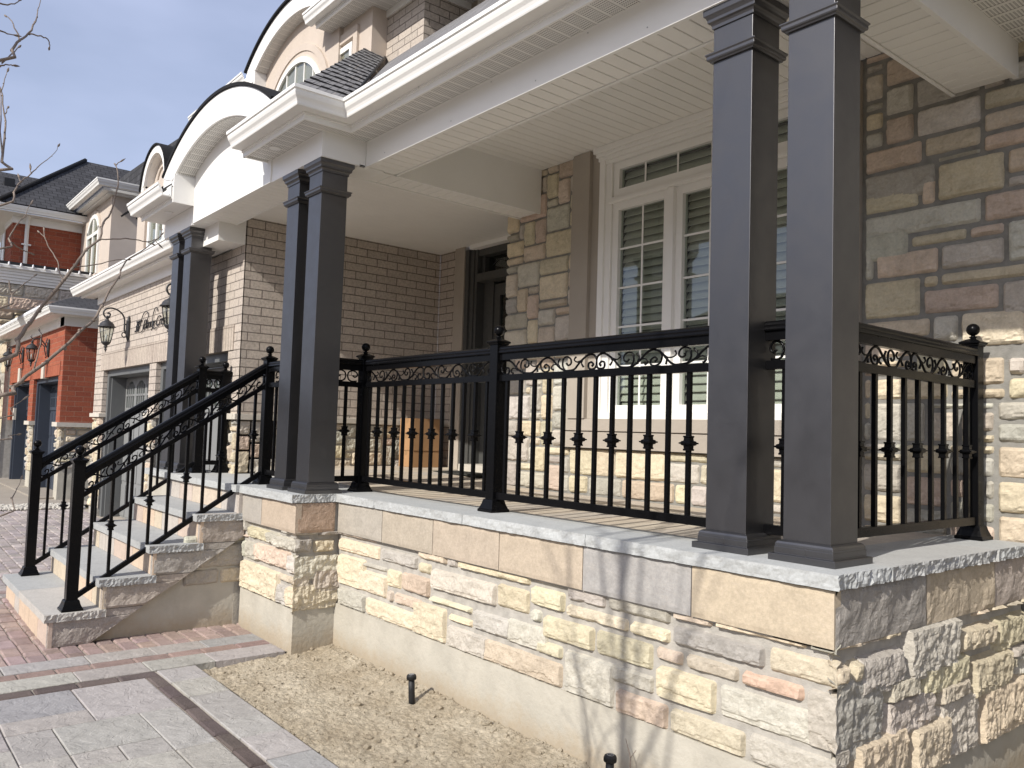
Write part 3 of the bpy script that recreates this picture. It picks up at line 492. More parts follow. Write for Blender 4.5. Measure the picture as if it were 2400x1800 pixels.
# tiled floor, rising slightly towards the front door
b = MB(); rg = random.Random(11)
def zf(x, y): return -0.006 + 0.083 * max(0, min(1, (-3.9 - x) / 2.2))
x = -0.43
while x > -6.56:
    w = 0.305; x0 = max(x - w, -6.565); y = 0.425; off = 0
    while y < 2.58:
        y1 = min(y + 0.61 - off, 2.59)
        if (x0 < -4.5 or y < 1.96):
            y1 = min(y1, 1.96) if x0 >= -4.5 else y1
            c = rg.choice(((0.50, 0.43, 0.34), (0.46, 0.41, 0.345), (0.53, 0.465, 0.37), (0.47, 0.42, 0.36))); g = 0.003
            P4 = [(x0 + g, y + g), (x - g, y + g), (x - g, y1 - g), (x0 + g, y1 - g)]
            b.add([(px, py, zf(px, py) - 0.02) for px, py in P4] + [(px, py, zf(px, py)) for px, py in P4], [(4, 5, 6, 7), (0, 1, 5, 4), (1, 2, 6, 5), (2, 3, 7, 6), (3, 0, 4, 7)], 0, c)
        y = y1; off = 0
    x = x0
b.build('floor_tiles', 'tile', porch)
b = MB(); n = 20; vs = []; xs = [-0.42 - (6.57 - 0.42) * i / n for i in range(n + 1)]
for px in xs: vs += [(px, 0.42, zf(px, 0) - 0.006), (px, 2.62, zf(px, 0) - 0.006), (px, 0.42, -0.3), (px, 2.62, -0.3)]
fs = []
for i in range(n): a = i * 4; fs += [(a + 4, a, a + 1, a + 5), (a, a + 4, a + 6, a + 2), (a + 1, a + 3, a + 7, a + 5)]
b.add(vs, fs); b.build('floor_slab', 'mortar', porch)
# ------------------------------------------------------------------ STEPS
steps = thing('entry_steps', 'wide grey stone steps with tan risers climbing to the porch between two black railings', 'steps', (-5.94, -1.0, G))
TZ = [-0.893, -0.675, -0.452, -0.228]; TY = [-1.70, -1.36, -1.02, -0.675]
for k in range(4):
    z = TZ[k]; yb = (TY[k + 1] if k < 3 else -0.372) + 0.06
    for (a, c2, q) in (((-6.9, -6.05, 0), (-6.05, -4.98, 1)) if k % 2 == 0 else ((-6.9, -5.75, 1), (-5.75, -4.98, 0))):
        cc = (0.37, 0.375, 0.365) if (k, q) != (0, 1) else (0.44, 0.42, 0.385)
        o = cap_slab(steps, a, c2, TY[k], yb, z - 0.055, z, {'-y': 0.004, '+x': 0.02} if c2 == -4.98 else {'-y': 0.004}, 'tread', cc)
    b = MB(); rg = random.Random(k); x = -6.88; z0 = (TZ[k - 1] if k else G - 0.02)
    while x < -5.0:
        w = min(rg.choice((0.22, 0.3, 0.36, 0.45)), -5.0 - x); w = w if (-5.0 - x - w) > 0.1 else -5.0 - x
        b.box(x + 0.003, x + w - 0.003, TY[k] + 0.034, TY[k] + 0.06, z0 + 0.002, z - 0.057, 0, rg.choice(((0.53, 0.45, 0.34), (0.50, 0.40, 0.33), (0.46, 0.42, 0.375), (0.55, 0.43, 0.32)))); x += w
    b.build('riser', 'band', steps)
z0 = TZ[3]; b = MB(); x = -6.88; rg = random.Random(9)
while x < -5.0:
    w = min(rg.choice((0.3, 0.36, 0.45)), -5.0 - x); w = w if (-5.0 - x - w) > 0.1 else -5.0 - x
    b.box(x + 0.003, x + w - 0.003, -0.336, -0.31, z0 + 0.002, -0.058, 0, rg.choice(((0.53, 0.45, 0.36), (0.50, 0.42, 0.36), (0.46, 0.42, 0.375)))); x += w
b.build('riser', 'band', steps)
b = MB(); b.prism([(-1.65, G - 0.1), (-0.31, G - 0.1), (-0.31, -0.285), (-0.625, -0.285), (-0.625, -0.51), (-0.97, -0.51), (-0.97, -0.735), (-1.31, -0.735), (-1.31, -0.95), (-1.65, -0.95)], 'x', -6.87, -5.075, 0); b.build('step_core', 'concrete', steps)
b = MB(); veneer(b, FR('x', -5.074), -0.74, -0.21, -0.80, -0.40, 0.018, 0.012, 0.012, (), 12)
b.box(-5.3, -5.072, -0.32, -0.2, G - 0.1, -0.1, 0, (0.4, 0.37, 0.31))
b.build('stone_veneer', 'stone', steps)
def lz(y): return -1.11 + 0.642 * (y + 1.364)
def ly(z): return (z + 1.11) / 0.642 - 1.364
def side_slab(pts, col, sd):
    # filled polygon with a cleft face, cut along the slope of the stair
    b = MB(); ys = [p[0] for p in pts]; zs = [p[1] for p in pts]; res = 0.018
    yy0, yy1, zz0, zz1 = min(ys), max(ys), min(zs), max(zs)
    n = max(3, int((yy1 - yy0) / res)); vs = []; fs = []
    for i in range(n + 1):
        y = yy0 + (yy1 - yy0) * i / n; lo = max(zz0, lz(y)); hi = zz1; lo = min(lo, hi - 0.001); mnum = 9
        for j in range(mnum + 1):
            z = lo + (hi - lo) * j / mnum; p = Vector((-5.01, y, z)); e = 1 if 0 < i < n and 0 < j < mnum else 0
            vs.append((-5.012 + e * 0.014 * (0.3 + noise.noise(p * 6 + Vector((sd, 0, 0))) + 0.5 * fbm(p, 15, 3)), y, z))
    fs = [(i * (mnum + 1) + j, (i + 1) * (mnum + 1) + j, (i + 1) * (mnum + 1) + j + 1, i * (mnum + 1) + j + 1) for i in range(n) for j in range(mnum)]
    b.add(vs, fs, 0, col)
    pr = [(y, z) for y, z in pts]; b.prism(pr, 'x', -5.045, -5.016, 0, col); b.build('side_slab', 'rockband', steps)
cols = [(0.36, 0.32, 0.285), (0.40, 0.35, 0.30), (0.37, 0.345, 0.31), (0.385, 0.34, 0.295)]
for k in range(4):
    z1 = TZ[k] - 0.058; z0 = (TZ[k - 1]) if k else G; y0 = TY[k] + 0.03
    pts = [(y0, z0)]
    if ly(z0) > y0: pts.append((ly(z0), z0))
    else: pts.append((y0, z0 + 0.001))
    pts += [(min(ly(z1), -0.27), z1), (y0, z1)]
    if k == 3: pts = [(y0, z0), (ly(z0), z0), (-0.28, lz(-0.28)), (-0.28, z1), (y0, z1)]
    side_slab(pts, cols[k], k * 7.3)
    if k:   # strip behind the end of the tread below
        za = TZ[k - 1] - 0.055; b = MB(); b.prism([(TY[k] + 0.06, za), (ly(za), za), (ly(TZ[k - 1] - 0.004), TZ[k - 1] - 0.004), (TY[k] + 0.06, TZ[k - 1] - 0.004)], 'x', -5.045, -5.014, 0, cols[k - 1]); b.build('side_slab', 'rockband', steps)
b = MB(); b.prism([(-0.62, -0.285), (-0.29, -0.285), (-0.29, -0.062), (-0.34, -0.062), (-0.34, -0.227), (-0.62, -0.227)], 'x', -5.043, -5.004, 0, (0.45, 0.40, 0.35)); b.build('side_slab', 'rockband', steps)
# ------------------------------------------------------------------ COLUMNS
def column(x, y, label):
    t = thing('porch_column', label, 'column', (x, y, 0), 'paired square columns along the porch edge')
    b = MB(); prof = [(0.15, 0.0005), (0.15, 0.026), (0.1485, 0.028), (0.132, 0.030), (0.132, 0.056), (0.129, 0.057), (0.130, 0.062), (0.129, 0.070), (0.124, 0.078), (0.116, 0.083), (0.108, 0.0845)]
    b.lathe(prof, (x, y, 0), square=True); b.box(x + 0.010, x + 0.0135, y - 0.1335, y - 0.13, 0.03, 0.058); b.build('base', 'column', t, bevel=0.0012)
    b = MB(); b.box(x - 0.1065, x + 0.1065, y - 0.1065, y + 0.1065, 0.084, 2.50); b.build('shaft', 'column', t, bevel=0.0015)
    b = MB(); prof = [(0.107, 2.262), (0.118, 2.262), (0.120, 2.268), (0.128, 2.272), (0.130, 2.278), (0.130, 2.290), (0.133, 2.294), (0.136, 2.296), (0.136, 2.302), (0.107, 2.303)]
    b.lathe(prof, (x, y, 0), square=True); b.build('collar', 'column', t, bevel=0.001)
    b = MB(); prof = [(0.107, 2.425), (0.113, 2.425), (0.114, 2.440), (0.120, 2.450), (0.129, 2.455), (0.130, 2.468), (0.136, 2.480), (0.143, 2.486), (0.144, 2.505), (0.1435, 2.518), (0.107, 2.518)]
    b.lathe(prof, (x, y, 0), square=True); b.build('capital', 'column', t, bevel=0.001)
    return t
c1 = column(-0.245, 0.288, 'charcoal square column at the near right corner of the porch, largest of all')
for x, y, lb in ((-0.64, 0.286, 'charcoal square column just left of the corner column, with faint tree shadows'),
                 (-4.15, -0.095, 'right column of the pair standing on the projecting stone pier'), (-4.545, -0.095, 'left column of the pair on the pier, beside the top of the steps'),
                 (-7.12, -0.095, 'right column of the farthest pair, beyond the steps'), (-7.515, -0.095, 'left column of the farthest pair, hiding a wall lantern')):
    copy_tree(c1, None, (x, y, 0), lb)
# ------------------------------------------------------------------ RAILINGS
def scroll_unit(flip=False):
    out = []
    for k, l in SCROLL.items():
        out.append((k, [((0.871 - u) if flip else u, min(max(v, 0.001), 0.085)) for u, v in l]))
    return out
def smooth_line(pts, n=4):
    res = []; m = len(pts)
    for i in range(m - 1):
        p0 = pts[max(i - 1, 0)]; p1 = pts[i]; p2 = pts[i + 1]; p3 = pts[min(i + 2, m - 1)]
        for k in range(n):
            t = k / n; res.append(tuple(0.5 * ((2 * b_) + (-a_ + c_) * t + (2 * a_ - 5 * b_ + 4 * c_ - d_) * t * t + (-a_ + 3 * b_ - 3 * c_ + d_) * t ** 3) for a_, b_, c_, d_ in zip(p0, p1, p2, p3)))
    res.append(tuple(pts[-1])); return res
def post(par, P, z0, h=1.035, cap=True):
    b = MB(); x, y = P
    b.box(x - 0.039, x + 0.039, y - 0.039, y + 0.039, z0 + 0.01, z0 + h + 0.02)
    pst = b.build('newel_post', 'black', par, bevel=0.003)
    b = MB(); b.lathe([(0.072, 0.0005), (0.072, 0.016), (0.066, 0.02), (0.062, 0.03), (0.054, 0.05), (0.050, 0.068), (0.046, 0.076), (0.040, 0.078)], (x, y, z0), square=True)
    b.build('post_base', 'black', pst, bevel=0.002)
    b = MB(); zt = z0 + h + 0.012
    b.lathe([(0.040, -0.004), (0.045, -0.002), (0.047, 0.006), (0.053, 0.010), (0.055, 0.016), (0.055, 0.020), (0.048, 0.024), (0.024, 0.036), (0.010, 0.042)], (x, y, zt), square=True)
    b.build('post_cap', 'black', pst, bevel=0.001)
    b = MB(); b.lathe([(0.016, 0.036), (0.014, 0.044), (0.020, 0.047), (0.020, 0.051), (0.011, 0.055), (0.010, 0.062)], (x, y, zt), 18); b.sphere((x, y, zt + 0.090), 0.034, 24)
    b.build('ball_finial', 'black', pst)
    return pst
def rail(par, A, B, zA=0.0, slope=0.0, ends=(True, True), nb=None, knots=1, su=1.0, phase=0, brackets=True):
    """panel from A to B in plan; everything sheared by slope along the run"""
    A = Vector((A[0], A[1], 0)); B = Vector((B[0], B[1], 0)); d = (B - A); Ln = d.length; d.normalize(); nrm = Vector((d.y, -d.x, 0))
    def W(u, w, z): return tuple(A + d * u + nrm * w + Vector((0, 0, zA + z + slope * u)))
    def bar(prof):
        b = MB(); n = len(prof); vs = [W(0.0, p[0], p[1]) for p in prof] + [W(Ln, p[0], p[1]) for p in prof]
        b.add(vs, [(i, (i + 1) % n, (i + 1) % n + n, i + n) for i in range(n)] + [tuple(reversed(range(n))), tuple(range(n, 2 * n))]); return b
    k = 1.0
    top = [(-0.019, 0.945), (0.019, 0.945), (0.019, 0.985), (0.030, 0.988), (0.033, 0.994), (0.031, 1.002), (0.028, 1.006), (0.030, 1.014), (0.027, 1.024), (0.017, 1.033), (0, 1.036), (-0.017, 1.033), (-0.027, 1.024), (-0.030, 1.014), (-0.028, 1.006), (-0.031, 1.002), (-0.033, 0.994), (-0.030, 0.988), (-0.019, 0.985)]
    bar(top).build('top_rail', 'black', par, bevel=0.001)
    bar([(-0.017, 0.814), (0.017, 0.814), (0.017, 0.855), (-0.017, 0.855)]).build('middle_rail', 'black', par, bevel=0.0015)
    bar([(-0.017, 0.080), (0.017, 0.080), (0.017, 0.123), (-0.017, 0.123)]).build('bottom_rail', 'black', par, bevel=0.0015)
    # scroll frieze
    b = MB(); nun = max(1, round(Ln / 0.871)); sc = Ln / (nun * 0.871)
    if Ln < 0.5: nun = 0
    for q in range(nun):
        for key, l in scroll_unit(flip=(q + phase) % 2 == 1):
            pts = smooth_line(l, 3); r = 0.0062 if key in ('main', 's1', 's5') else 0.0055
            rr = [r * (0.75 if (key[0] == 'h' and 1 < i < len(pts) - 3) else 1.0) * (1.25 if key[0] in 'hs' and i == len(pts) - 1 else 1) for i in range(len(pts))]
            b.tube([W((u + q * 0.871) * sc, 0, 0.857 + v) for u, v in pts], rr, 7)
    if nun == 0:
        wv = min(Ln, 0.22); cx = Ln / 2
        for sgn in (-1, 1):
            l = [(cx + sgn * 0.008, 0.043), (cx + sgn * 0.016, 0.07), (cx + sgn * wv * 0.22, 0.085), (cx + sgn * wv * 0.38, 0.075), (cx + sgn * wv * 0.42, 0.05), (cx + sgn * wv * 0.33, 0.035), (cx + sgn * wv * 0.24, 0.047)]
            b.tube([W(u, 0, 0.857 + v) for u, v in smooth_line(l, 3)], 0.006, 7)
            l = [(cx + sgn * 0.008, 0.043), (cx + sgn * 0.018, 0.015), (cx + sgn * wv * 0.22, 0.002), (cx + sgn * wv * 0.40, 0.006)]
            b.tube([W(u, 0, 0.857 + v) for u, v in smooth_line(l, 3)], 0.006, 7)
    b.build('scroll_panel', 'black', par)
    n = nb if nb is not None else max(1, round(Ln / 0.1265) - 1)
    for i in range(n):
        u = Ln * (i + 1) / (n + 1) if nb is None or nb < 3 else Ln * (i + 0.5 + (0.5 if False else 0)) / n
        b = MB(); h = 0.0105
        vs = [W(u + a * h, c * h, 0.12 - slope * 0 + (0 if z else 0)) if z == 0 else W(u + a * h, c * h, 0.816) for z in (0, 1) for a, c in ((-1, -1), (1, -1), (1, 1), (-1, 1))]
        # keep the bar plumb on the slope
        vs = []
        for z in (0.11, 0.83):
            for a, c in ((-1, -1), (1, -1), (1, 1), (-1, 1)):
                p = Vector(W(u, c * h, z)) + d * (a * h); vs.append(tuple(p))
        b.add(vs, [(0, 1, 5, 4), (1, 2, 6, 5), (2, 3, 7, 6), (3, 0, 4, 7), (3, 2, 1, 0), (4, 5, 6, 7)])
        bal = b.build('baluster', 'black', par)
        if knots and i % 2 == knots - 1:
            cc = W(u, 0, 0.47); b = MB(); rz = math.atan2(d.y, d.x)
            b.lathe([(0.011, -0.037), (0.019, -0.036), (0.0195, -0.030), (0.0165, -0.026), (0.0175, -0.013), (0.026, -0.009), (0.027, -0.005), (0.034, -0.003), (0.034, 0.003), (0.027, 0.005), (0.026, 0.009), (0.0175, 0.013), (0.0165, 0.026), (0.0195, 0.030), (0.019, 0.036), (0.011, 0.037)], cc, square=True, rot=rz)
            b.build('collar_knot', 'black', bal)
    return par
RG = 'black aluminium porch railings with a scroll frieze'
def railing(label, loc): return thing('railing', label, 'railing', loc, RG)
t = railing('black scroll railing bay from the pier to the middle ball-topped post', (-3.3, 0.29, 0))
post(t, (-4.15, 0.29), 0); post(t, (-2.452, 0.29), 0); rail(t, (-4.111, 0.29), (-2.491, 0.29), nb=13, knots=2, phase=1)
t = railing('black scroll railing bay in front of the window, from the middle post to the column', (-1.6, 0.29, 0))
rail(t, (-2.413, 0.29), (-0.748, 0.29), nb=13, knots=2)
t = railing('short black railing piece squeezed between the two nearest columns', (-0.44, 0.33, 0)); rail(t, (-0.533, 0.33), (-0.352, 0.33), nb=1, knots=1)
t = railing('black scroll railing closing the right end of the porch against the stone wall', (-0.25, 1.1, 0))
post(t, (-0.262, 1.87), 0); rail(t, (-0.25, 0.395), (-0.25, 1.83), nb=10, knots=2)
t = railing('near sloping stair railing with two ball-topped newels, on the pier side of the steps', (-5.1, -0.8, -0.89))
post(t, (-5.1, -1.515), -0.893, 1.06); post(t, (-5.1, -0.1), 0); rail(t, (-5.1, -1.476), (-5.1, -0.139), zA=-0.893, slope=0.658, nb=10, knots=2)
t = railing('far sloping stair railing with two ball-topped newels, on the garage side of the steps', (-6.78, -0.8, -0.89))
post(t, (-6.78, -1.515), -0.893, 1.06); post(t, (-6.78, -0.1), 0); rail(t, (-6.78, -1.476), (-6.78, -0.139), zA=-0.893, slope=0.658, nb=10, knots=2)
t = railing('short black railing link from the near top newel to the pier column', (-4.85, -0.1, 0)); rail(t, (-5.061, -0.1), (-4.652, -0.1), nb=2, knots=2)
t = railing('short black railing link running back from the pier column to the first porch post', (-4.15, 0.13, 0)); rail(t, (-4.15, 0.012), (-4.15, 0.251), nb=1, knots=1)
t = railing('short black railing link behind the far top newel, ending in a low ball-topped post', (-6.78, 0.05, 0)); post(t, (-6.78, 0.14), 0, 1.0); rail(t, (-6.78, -0.061), (-6.78, 0.101), nb=1, knots=0)
# ------------------------------------------------------------------ HOUSE
house = thing('house', 'two storey house of buff brick, stone and beige stucco with white arched gables', 'house', (-4, 2.2, G))
def B(name, mat, boxes, par=None, bev=0.0, label=None, bevel=0):
    b = MB()
    for x in boxes: b.box(*x)
    return b.build(name, mat, par if par is not None else house, bevel=bevel, label=label)
YW = 1.985
b = MB(); b.box(-4.47, -3.56, YW, 2.3, -0.1, 3.0); b.box(-3.56, -0.965, YW, 2.3, -0.1, 0.40); b.box(-0.965, 2.2, YW, 2.3, -1.3, 3.0); b.box(-3.56, -0.965, 2.0, 2.3, 2.80, 3.0); b.box(-4.47, -4.3, 2.3, 2.6, -0.1, 3.0)
b.build('wall_mortar', 'wallmortar', house)
b = MB(); veneer(b, FR('y', YW), -4.485, -3.56, 0.0, 2.94, 0.024, 0.012, 0.011, (), 21, open_l=-4.485, edge='e', maxw=5, cell=0.078)
b.build('stone_veneer', 'stone', house, label='rock faced stone wall between front door and window')
b = MB(); veneer(b, FR('y', YW), -3.56, -0.94, 0.0, 0.39, 0.022, 0.012, 0.009, (), 22, cell=0.078); b.build('stone_veneer', 'stone', house, label='stone course under the window')
b = MB(); veneer(b, FR('y', YW), -0.94, 0.62, -0.05, 2.94, 0.024, 0.011, 0.013, RIGHT, 23, maxw=6); b.build('stone_veneer', 'stone', house, label='stone wall right of the window')
B('window_belt', 'taupe', [(-3.62, -0.955, 1.925, 2.0, 0.392, 0.525), (-3.612, -0.96, 1.94, 2.0, 0.525, 0.535), (-3.62, -0.955, 1.918, 2.0, 0.535, 0.634)])
B('window_pilaster', 'taupe', [(-3.567, -3.525, 1.935, 2.0, 0.636, 2.915), (-3.525, -3.325, 1.905, 2.0, 0.636, 2.915), (-3.325, -3.225, 1.945, 2.0, 0.636, 2.915)]); B('window_pilaster', 'taupe', [(-1.035, -0.955, 1.945, 2.0, 0.636, 2.915)])
# big front window
X0, X1 = -3.225, -1.035
win = B('window', 'whitewin', [(X0, -3.165, 1.925, 2.0, 0.634, 2.80), (-3.165, -3.10, 1.945, 2.02, 0.68, 2.80), (-1.095, X1, 1.925, 2.0, 0.634, 2.80), (-1.16, -1.095, 1.945, 2.02, 0.68, 2.80),
    (-3.165, -1.095, 1.928, 2.02, 0.634, 0.682), (-3.10, -1.16, 1.94, 2.06, 2.44, 2.475), (-3.12, -1.14, 1.925, 1.98, 2.425, 2.452)], label='white window with a transom over three casements', bevel=0.002)
B('crown_moulding', 'whitewin', [(X0 - 0.05, X1 + 0.05, 1.89, 2.0, 2.868, 2.919), (X0 - 0.03, X1 + 0.03, 1.905, 2.0, 2.835, 2.868), (X0 - 0.012, X1 + 0.012, 1.918, 2.0, 2.80, 2.835), (X0 + 0.01, X1 - 0.01, 1.935, 2.0, 2.77, 2.80)], win, bevel=0.004)
def frame_rect(b, x0, x1, z0, z1, w, y0, y1, xi0=None):
    b.box(x0, x0 + w, y0, y1, z0, z1); b.box(x1 - w, x1, y0, y1, z0, z1); b.box(x0 + w, x1 - w, y0, y1, z0, z0 + w); b.box(x0 + w, x1 - w, y0, y1, z1 - w, z1)
b = MB(); frame_rect(b, -3.098, -1.157, 2.478, 2.768, 0.062, 1.965, 2.03); b.build('frame', 'whitewin', win, bevel=0.0025)
SASH = ((-3.098, -2.49), (-2.43, -1.825), (-1.765, -1.157))
for a, c2 in SASH:
    b = MB(); frame_rect(b, a, c2, 0.684, 2.424, 0.062, 1.965, 2.03); b.build('frame', 'whitewin', win, bevel=0.0025)
B('mullion', 'whitewin', [(-2.49, -2.43, 1.93, 2.03, 0.684, 2.424), (-1.825, -1.765, 1.93, 2.03, 0.684, 2.424)], win, bevel=0.003)
panes = [(-3.036, -1.219, 2.54, 2.706)] + [(a + 0.062, c2 - 0.062, 0.746, 2.362) for a, c2 in SASH]
for q, (a, c2, z0, z1) in enumerate(panes):
    b = MB(); b.box(a, c2, 2.003, 2.007, z0, z1); b.build('pane', 'glass', win)
    b = MB()
    if q == 0:
        for xm in (-2.776, -2.445, -2.122, -1.79, -1.465): b.box(xm - 0.008, xm + 0.008, 1.994, 2.000, z0, z1)
    else:
        xm = (a + c2) / 2; b.box(xm - 0.008, xm + 0.008, 1.994, 2.000, z0, z1)
        for zm in (2.038, 1.712, 1.388, 1.065): b.box(a, c2, 1.9935, 2.0005, zm - 0.008, zm + 0.008)
    b.build('muntin', 'whitewin', win)
    b = MB(); z = z0 + 0.01
    while z < z1 + 0.02:
        prof = []
        for k in range(9):
            t = -1 + k / 4; prof.append((2.075 + 0.020 * t - 0.006 * (1 - t * t), z + 0.034 * t))
        prof += [(p[0] + 0.004, p[1] - 0.005) for p in reversed(prof)]
        b.prism(prof, 'x', a - 0.02, c2 + 0.02); z += 0.064
    b.build('louvred_blind', 'blind', win)
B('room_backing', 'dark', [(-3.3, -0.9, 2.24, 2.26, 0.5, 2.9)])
# ceilings with tongued boards
def boards(name, x0, x1, y0, y1, z, pitch, run, mat='soffit', gd=0.008, gw=0.012, par=None):
    prof = []; a0, a1 = (x0, x1) if run == 'y' else (y0, y1); a = a0; rr = 0
    while a < a1 - 1e-6:
        n = min(a + pitch, a1); prof += [(a, z + gd), (a + gw * 0.35, z), (n - gw * 0.65, z), (n - gw * 0.35, z + gd)]; a = n
    prof += [(a1, z + 0.04), (a0, z + 0.04)]
    b = MB()
    if run == 'y': b.prism(prof, 'y', y0, y1)
    else: b.prism([(p[0], p[1]) for p in prof], 'x', x0, x1)
    return b.build(name, mat, par if par is not None else house)
boards('porch_ceiling', -4.02, -0.40, 0.44, 1.96, 2.92, 0.1, 'y')
boards('entry_ceiling', -6.9, -4.30, 0.12, 2.6, 2.622, 0.1, 'y', gd=0.003, gw=0.006)
boards('beam_soffit', -3.98, -0.43, 0.16, 0.405, 2.522, 0.1, 'y'); boards('beam_soffit', -4.285, -4.035, 0.30, 1.95, 2.522, 0.1, 'x'); boards('beam_soffit', -0.385, -0.085, 0.46, 1.95, 2.522, 0.1, 'x')
boards('beam_soffit', -6.97, -4.03, -0.215, 0.075, 2.522, 0.1, 'y')
B('porch_beam', 'white', [(-3.99, -0.06, 0.13, 0.155, 2.516, 2.72), (-3.99, -0.41, 0.41, 0.432, 2.516, 2.96), (-4.02, -0.06, 0.155, 0.41, 2.53, 2.9), (-0.085, -0.06, 0.155, 1.96, 2.514, 2.715), (-0.41, -0.388, 0.432, 1.96, 2.514, 2.96), (-0.388, -0.085, 0.41, 1.96, 2.535, 2.9), (-0.43, -0.0605, 0.16, 0.44, 2.5165, 2.53)], bevel=0.002)
B('porch_beam', 'white', [(-4.31, -4.287, 0.10, 1.96, 2.514, 2.66), (-4.033, -4.01, 0.425, 1.96, 2.514, 2.96), (-4.287, -4.033, 0.10, 1.96, 2.535, 2.9), (-4.31, -3.99, 0.08, 0.30, 2.517, 2.53)], bevel=0.002)
B('porch_beam', 'white', [(-4.95, -3.99, -0.24, -0.216, 2.516, 2.72), (-4.014, -3.99, -0.216, 0.13, 2.517, 2.72), (-7.82, -4.02, 0.076, 0.10, 2.516, 2.64), (-7.82, -4.02, -0.214, 0.076, 2.535, 2.7), (-7.82, -6.90, -0.24, -0.216, 2.516, 2.72), (-7.82, -6.97, -0.216, 0.076, 2.518, 2.53)], bevel=0.002)
# perforated eave soffits
b = MB(); b.box(-3.86, 1.2, -0.075, 0.13, 2.712, 2.72); b.build('eave_soffit', 'perfx', house)
b = MB(); b.box(-5.0, -3.88, -0.45, -0.24, 2.712, 2.72); b.build('eave_soffit', 'perfx', house)
b = MB(); b.box(-3.99, -3.86, -0.24, 0.13, 2.7125, 2.72); b.build('eave_soffit', 'perfx', house)
b = MB(); b.box(-7.95, -6.86, -0.45, -0.24, 2.712, 2.72); b.build('eave_soffit', 'soffit', house)
b = MB(); b.box(-0.06, 0.30, 0.13, 1.96, 2.7125, 2.72); b.build('eave_soffit', 'perfy', house)
def sweep(name, path, prof, mat, zb, par=None, smooth=False, bevel=0):
    """profile (outward, up) carried along a plan path, mitred; outward is to the right of travel"""
    b = MB(); P = [Vector((p[0], p[1], 0)) for p in path]; n = len(P); m_ = len(prof); vs = []
    for i, p in enumerate(P):
        ds = []
        if i > 0: ds.append((p - P[i - 1]).normalized())
        if i < n - 1: ds.append((P[i + 1] - p).normalized())
        ns = [Vector((d.y, -d.x, 0)) for d in ds]
        if len(ns) == 2: mm = (ns[0] + ns[1]); mm = mm / (mm.dot(ns[0]))
        else: mm = ns[0]
        for (o, z) in prof: vs.append(tuple(p + mm * o + Vector((0, 0, zb + z))))
    fs = [(i * m_ + k, (i + 1) * m_ + k, (i + 1) * m_ + (k + 1) % m_, i * m_ + (k + 1) % m_) for i in range(n - 1) for k in range(m_)]
    fs += [tuple(reversed(range(m_))), tuple(range((n - 1) * m_, n * m_))]
    b.add(vs, fs); return b.build(name, mat, par if par is not None else house, bevel=bevel)
GUT = [(0, 0), (0.085, 0), (0.090, 0.010), (0.092, 0.022), (0.100, 0.040), (0.114, 0.058), (0.122, 0.078), (0.124, 0.098), (0.134, 0.100), (0.134, 0.126), (0.126, 0.126), (0.126, 0.108), (0.110, 0.104), (0.108, 0.085), (0.09, 0.055), (0.082, 0.012), (0.008, 0.01), (0.008, 0.115), (0, 0.118)]
FAS = [(0, 0), (0.016, 0), (0.018, 0.035), (0.030, 0.037), (0.030, 0.15), (0, 0.15)]
path = [(-5.0, -0.44), (-3.865, -0.44), (-3.865, -0.062), (0.33, -0.062), (0.33, 1.96)]
sweep('fascia', path, FAS, 'white', 2.70, bevel=0.0015)
sweep('gutter', [(-5.0, -0.47), (-3.835, -0.47), (-3.835, -0.092), (0.36, -0.092), (0.36, 1.96)], GUT, 'white', 2.752, bevel=0.001)
path = [(-7.95, -0.44), (-6.86, -0.44)]
sweep('fascia', path, FAS, 'white', 2.70, bevel=0.0015); sweep('gutter', [(-8.0, -0.47), (-6.86, -0.47)], GUT, 'white', 2.752, bevel=0.001)
B('eave_return', 'white', [(-6.87, -6.845, -0.455, -0.22, 2.70, 2.98), (-5.0, -4.978, -0.455, -0.25, 2.70, 2.98), (-7.95, -6.87, -0.24, -0.2, 2.71, 2.95)])
for x, y in ((-4.62, -0.345), (-7.35, -0.345)):
    b = MB(); b.lathe([(0.030, 0.0), (0.046, 0.0), (0.047, 0.004), (0.046, 0.007)], (x, y, 2.705), 28); b.lathe([(0.0001, 0.004), (0.030, 0.004), (0.030, 0.007)], (x, y, 2.706), 28)
    b.build('recessed_light', 'white', house)
# arched gable over the entry
def arc_pts(cx, zt, R, hw, n=28): return [(cx + hw * t, zt - (R - math.sqrt(R * R - (hw * t) ** 2))) for t in [-1 + 2 * k / n for k in range(n + 1)]]
def ribbon(b, lo, hi, y0, y1, mi=0):
    n = len(lo); vs = []
    for (p, q) in zip(lo, hi): vs += [(p[0], y0, p[1]), (q[0], y0, q[1]), (q[0], y1, q[1]), (p[0], y1, p[1])]
    fs = []
    for i in range(n - 1):
        a = i * 4; fs += [(a, a + 4, a + 5, a + 1), (a + 1, a + 5, a + 6, a + 2), (a + 2, a + 6, a + 7, a + 3), (a + 3, a + 7, a + 4, a)]
    fs += [(0, 1, 2, 3), ((n - 1) * 4 + 3, (n - 1) * 4 + 2, (n - 1) * 4 + 1, (n - 1) * 4)]
    b.add(vs, fs, mi)
CXA = -5.88
inn = arc_pts(CXA, 3.21, 2.42, 0.97); b = MB(); lo = [(p[0], 2.518) for p in inn]; ribbon(b, lo, inn, -0.25, -0.20); b.build('gable_panel', 'white', house, label='bright white arched panel over the steps')
inn = arc_pts(CXA, 3.22, 2.36, 1.10); outr = arc_pts(CXA, 3.47, 2.45, 1.40)
b = MB(); ribbon(b, inn, outr, -0.44, -0.415); b.build('arch_fascia', 'white', house)
inn2 = arc_pts(CXA, 3.212, 2.36, 1.10); in3 = [(p[0], p[1] + 0.012) for p in inn2]; b = MB(); ribbon(b, inn2, in3, -0.415, -0.20); b.build('arch_soffit', 'perfx', house)
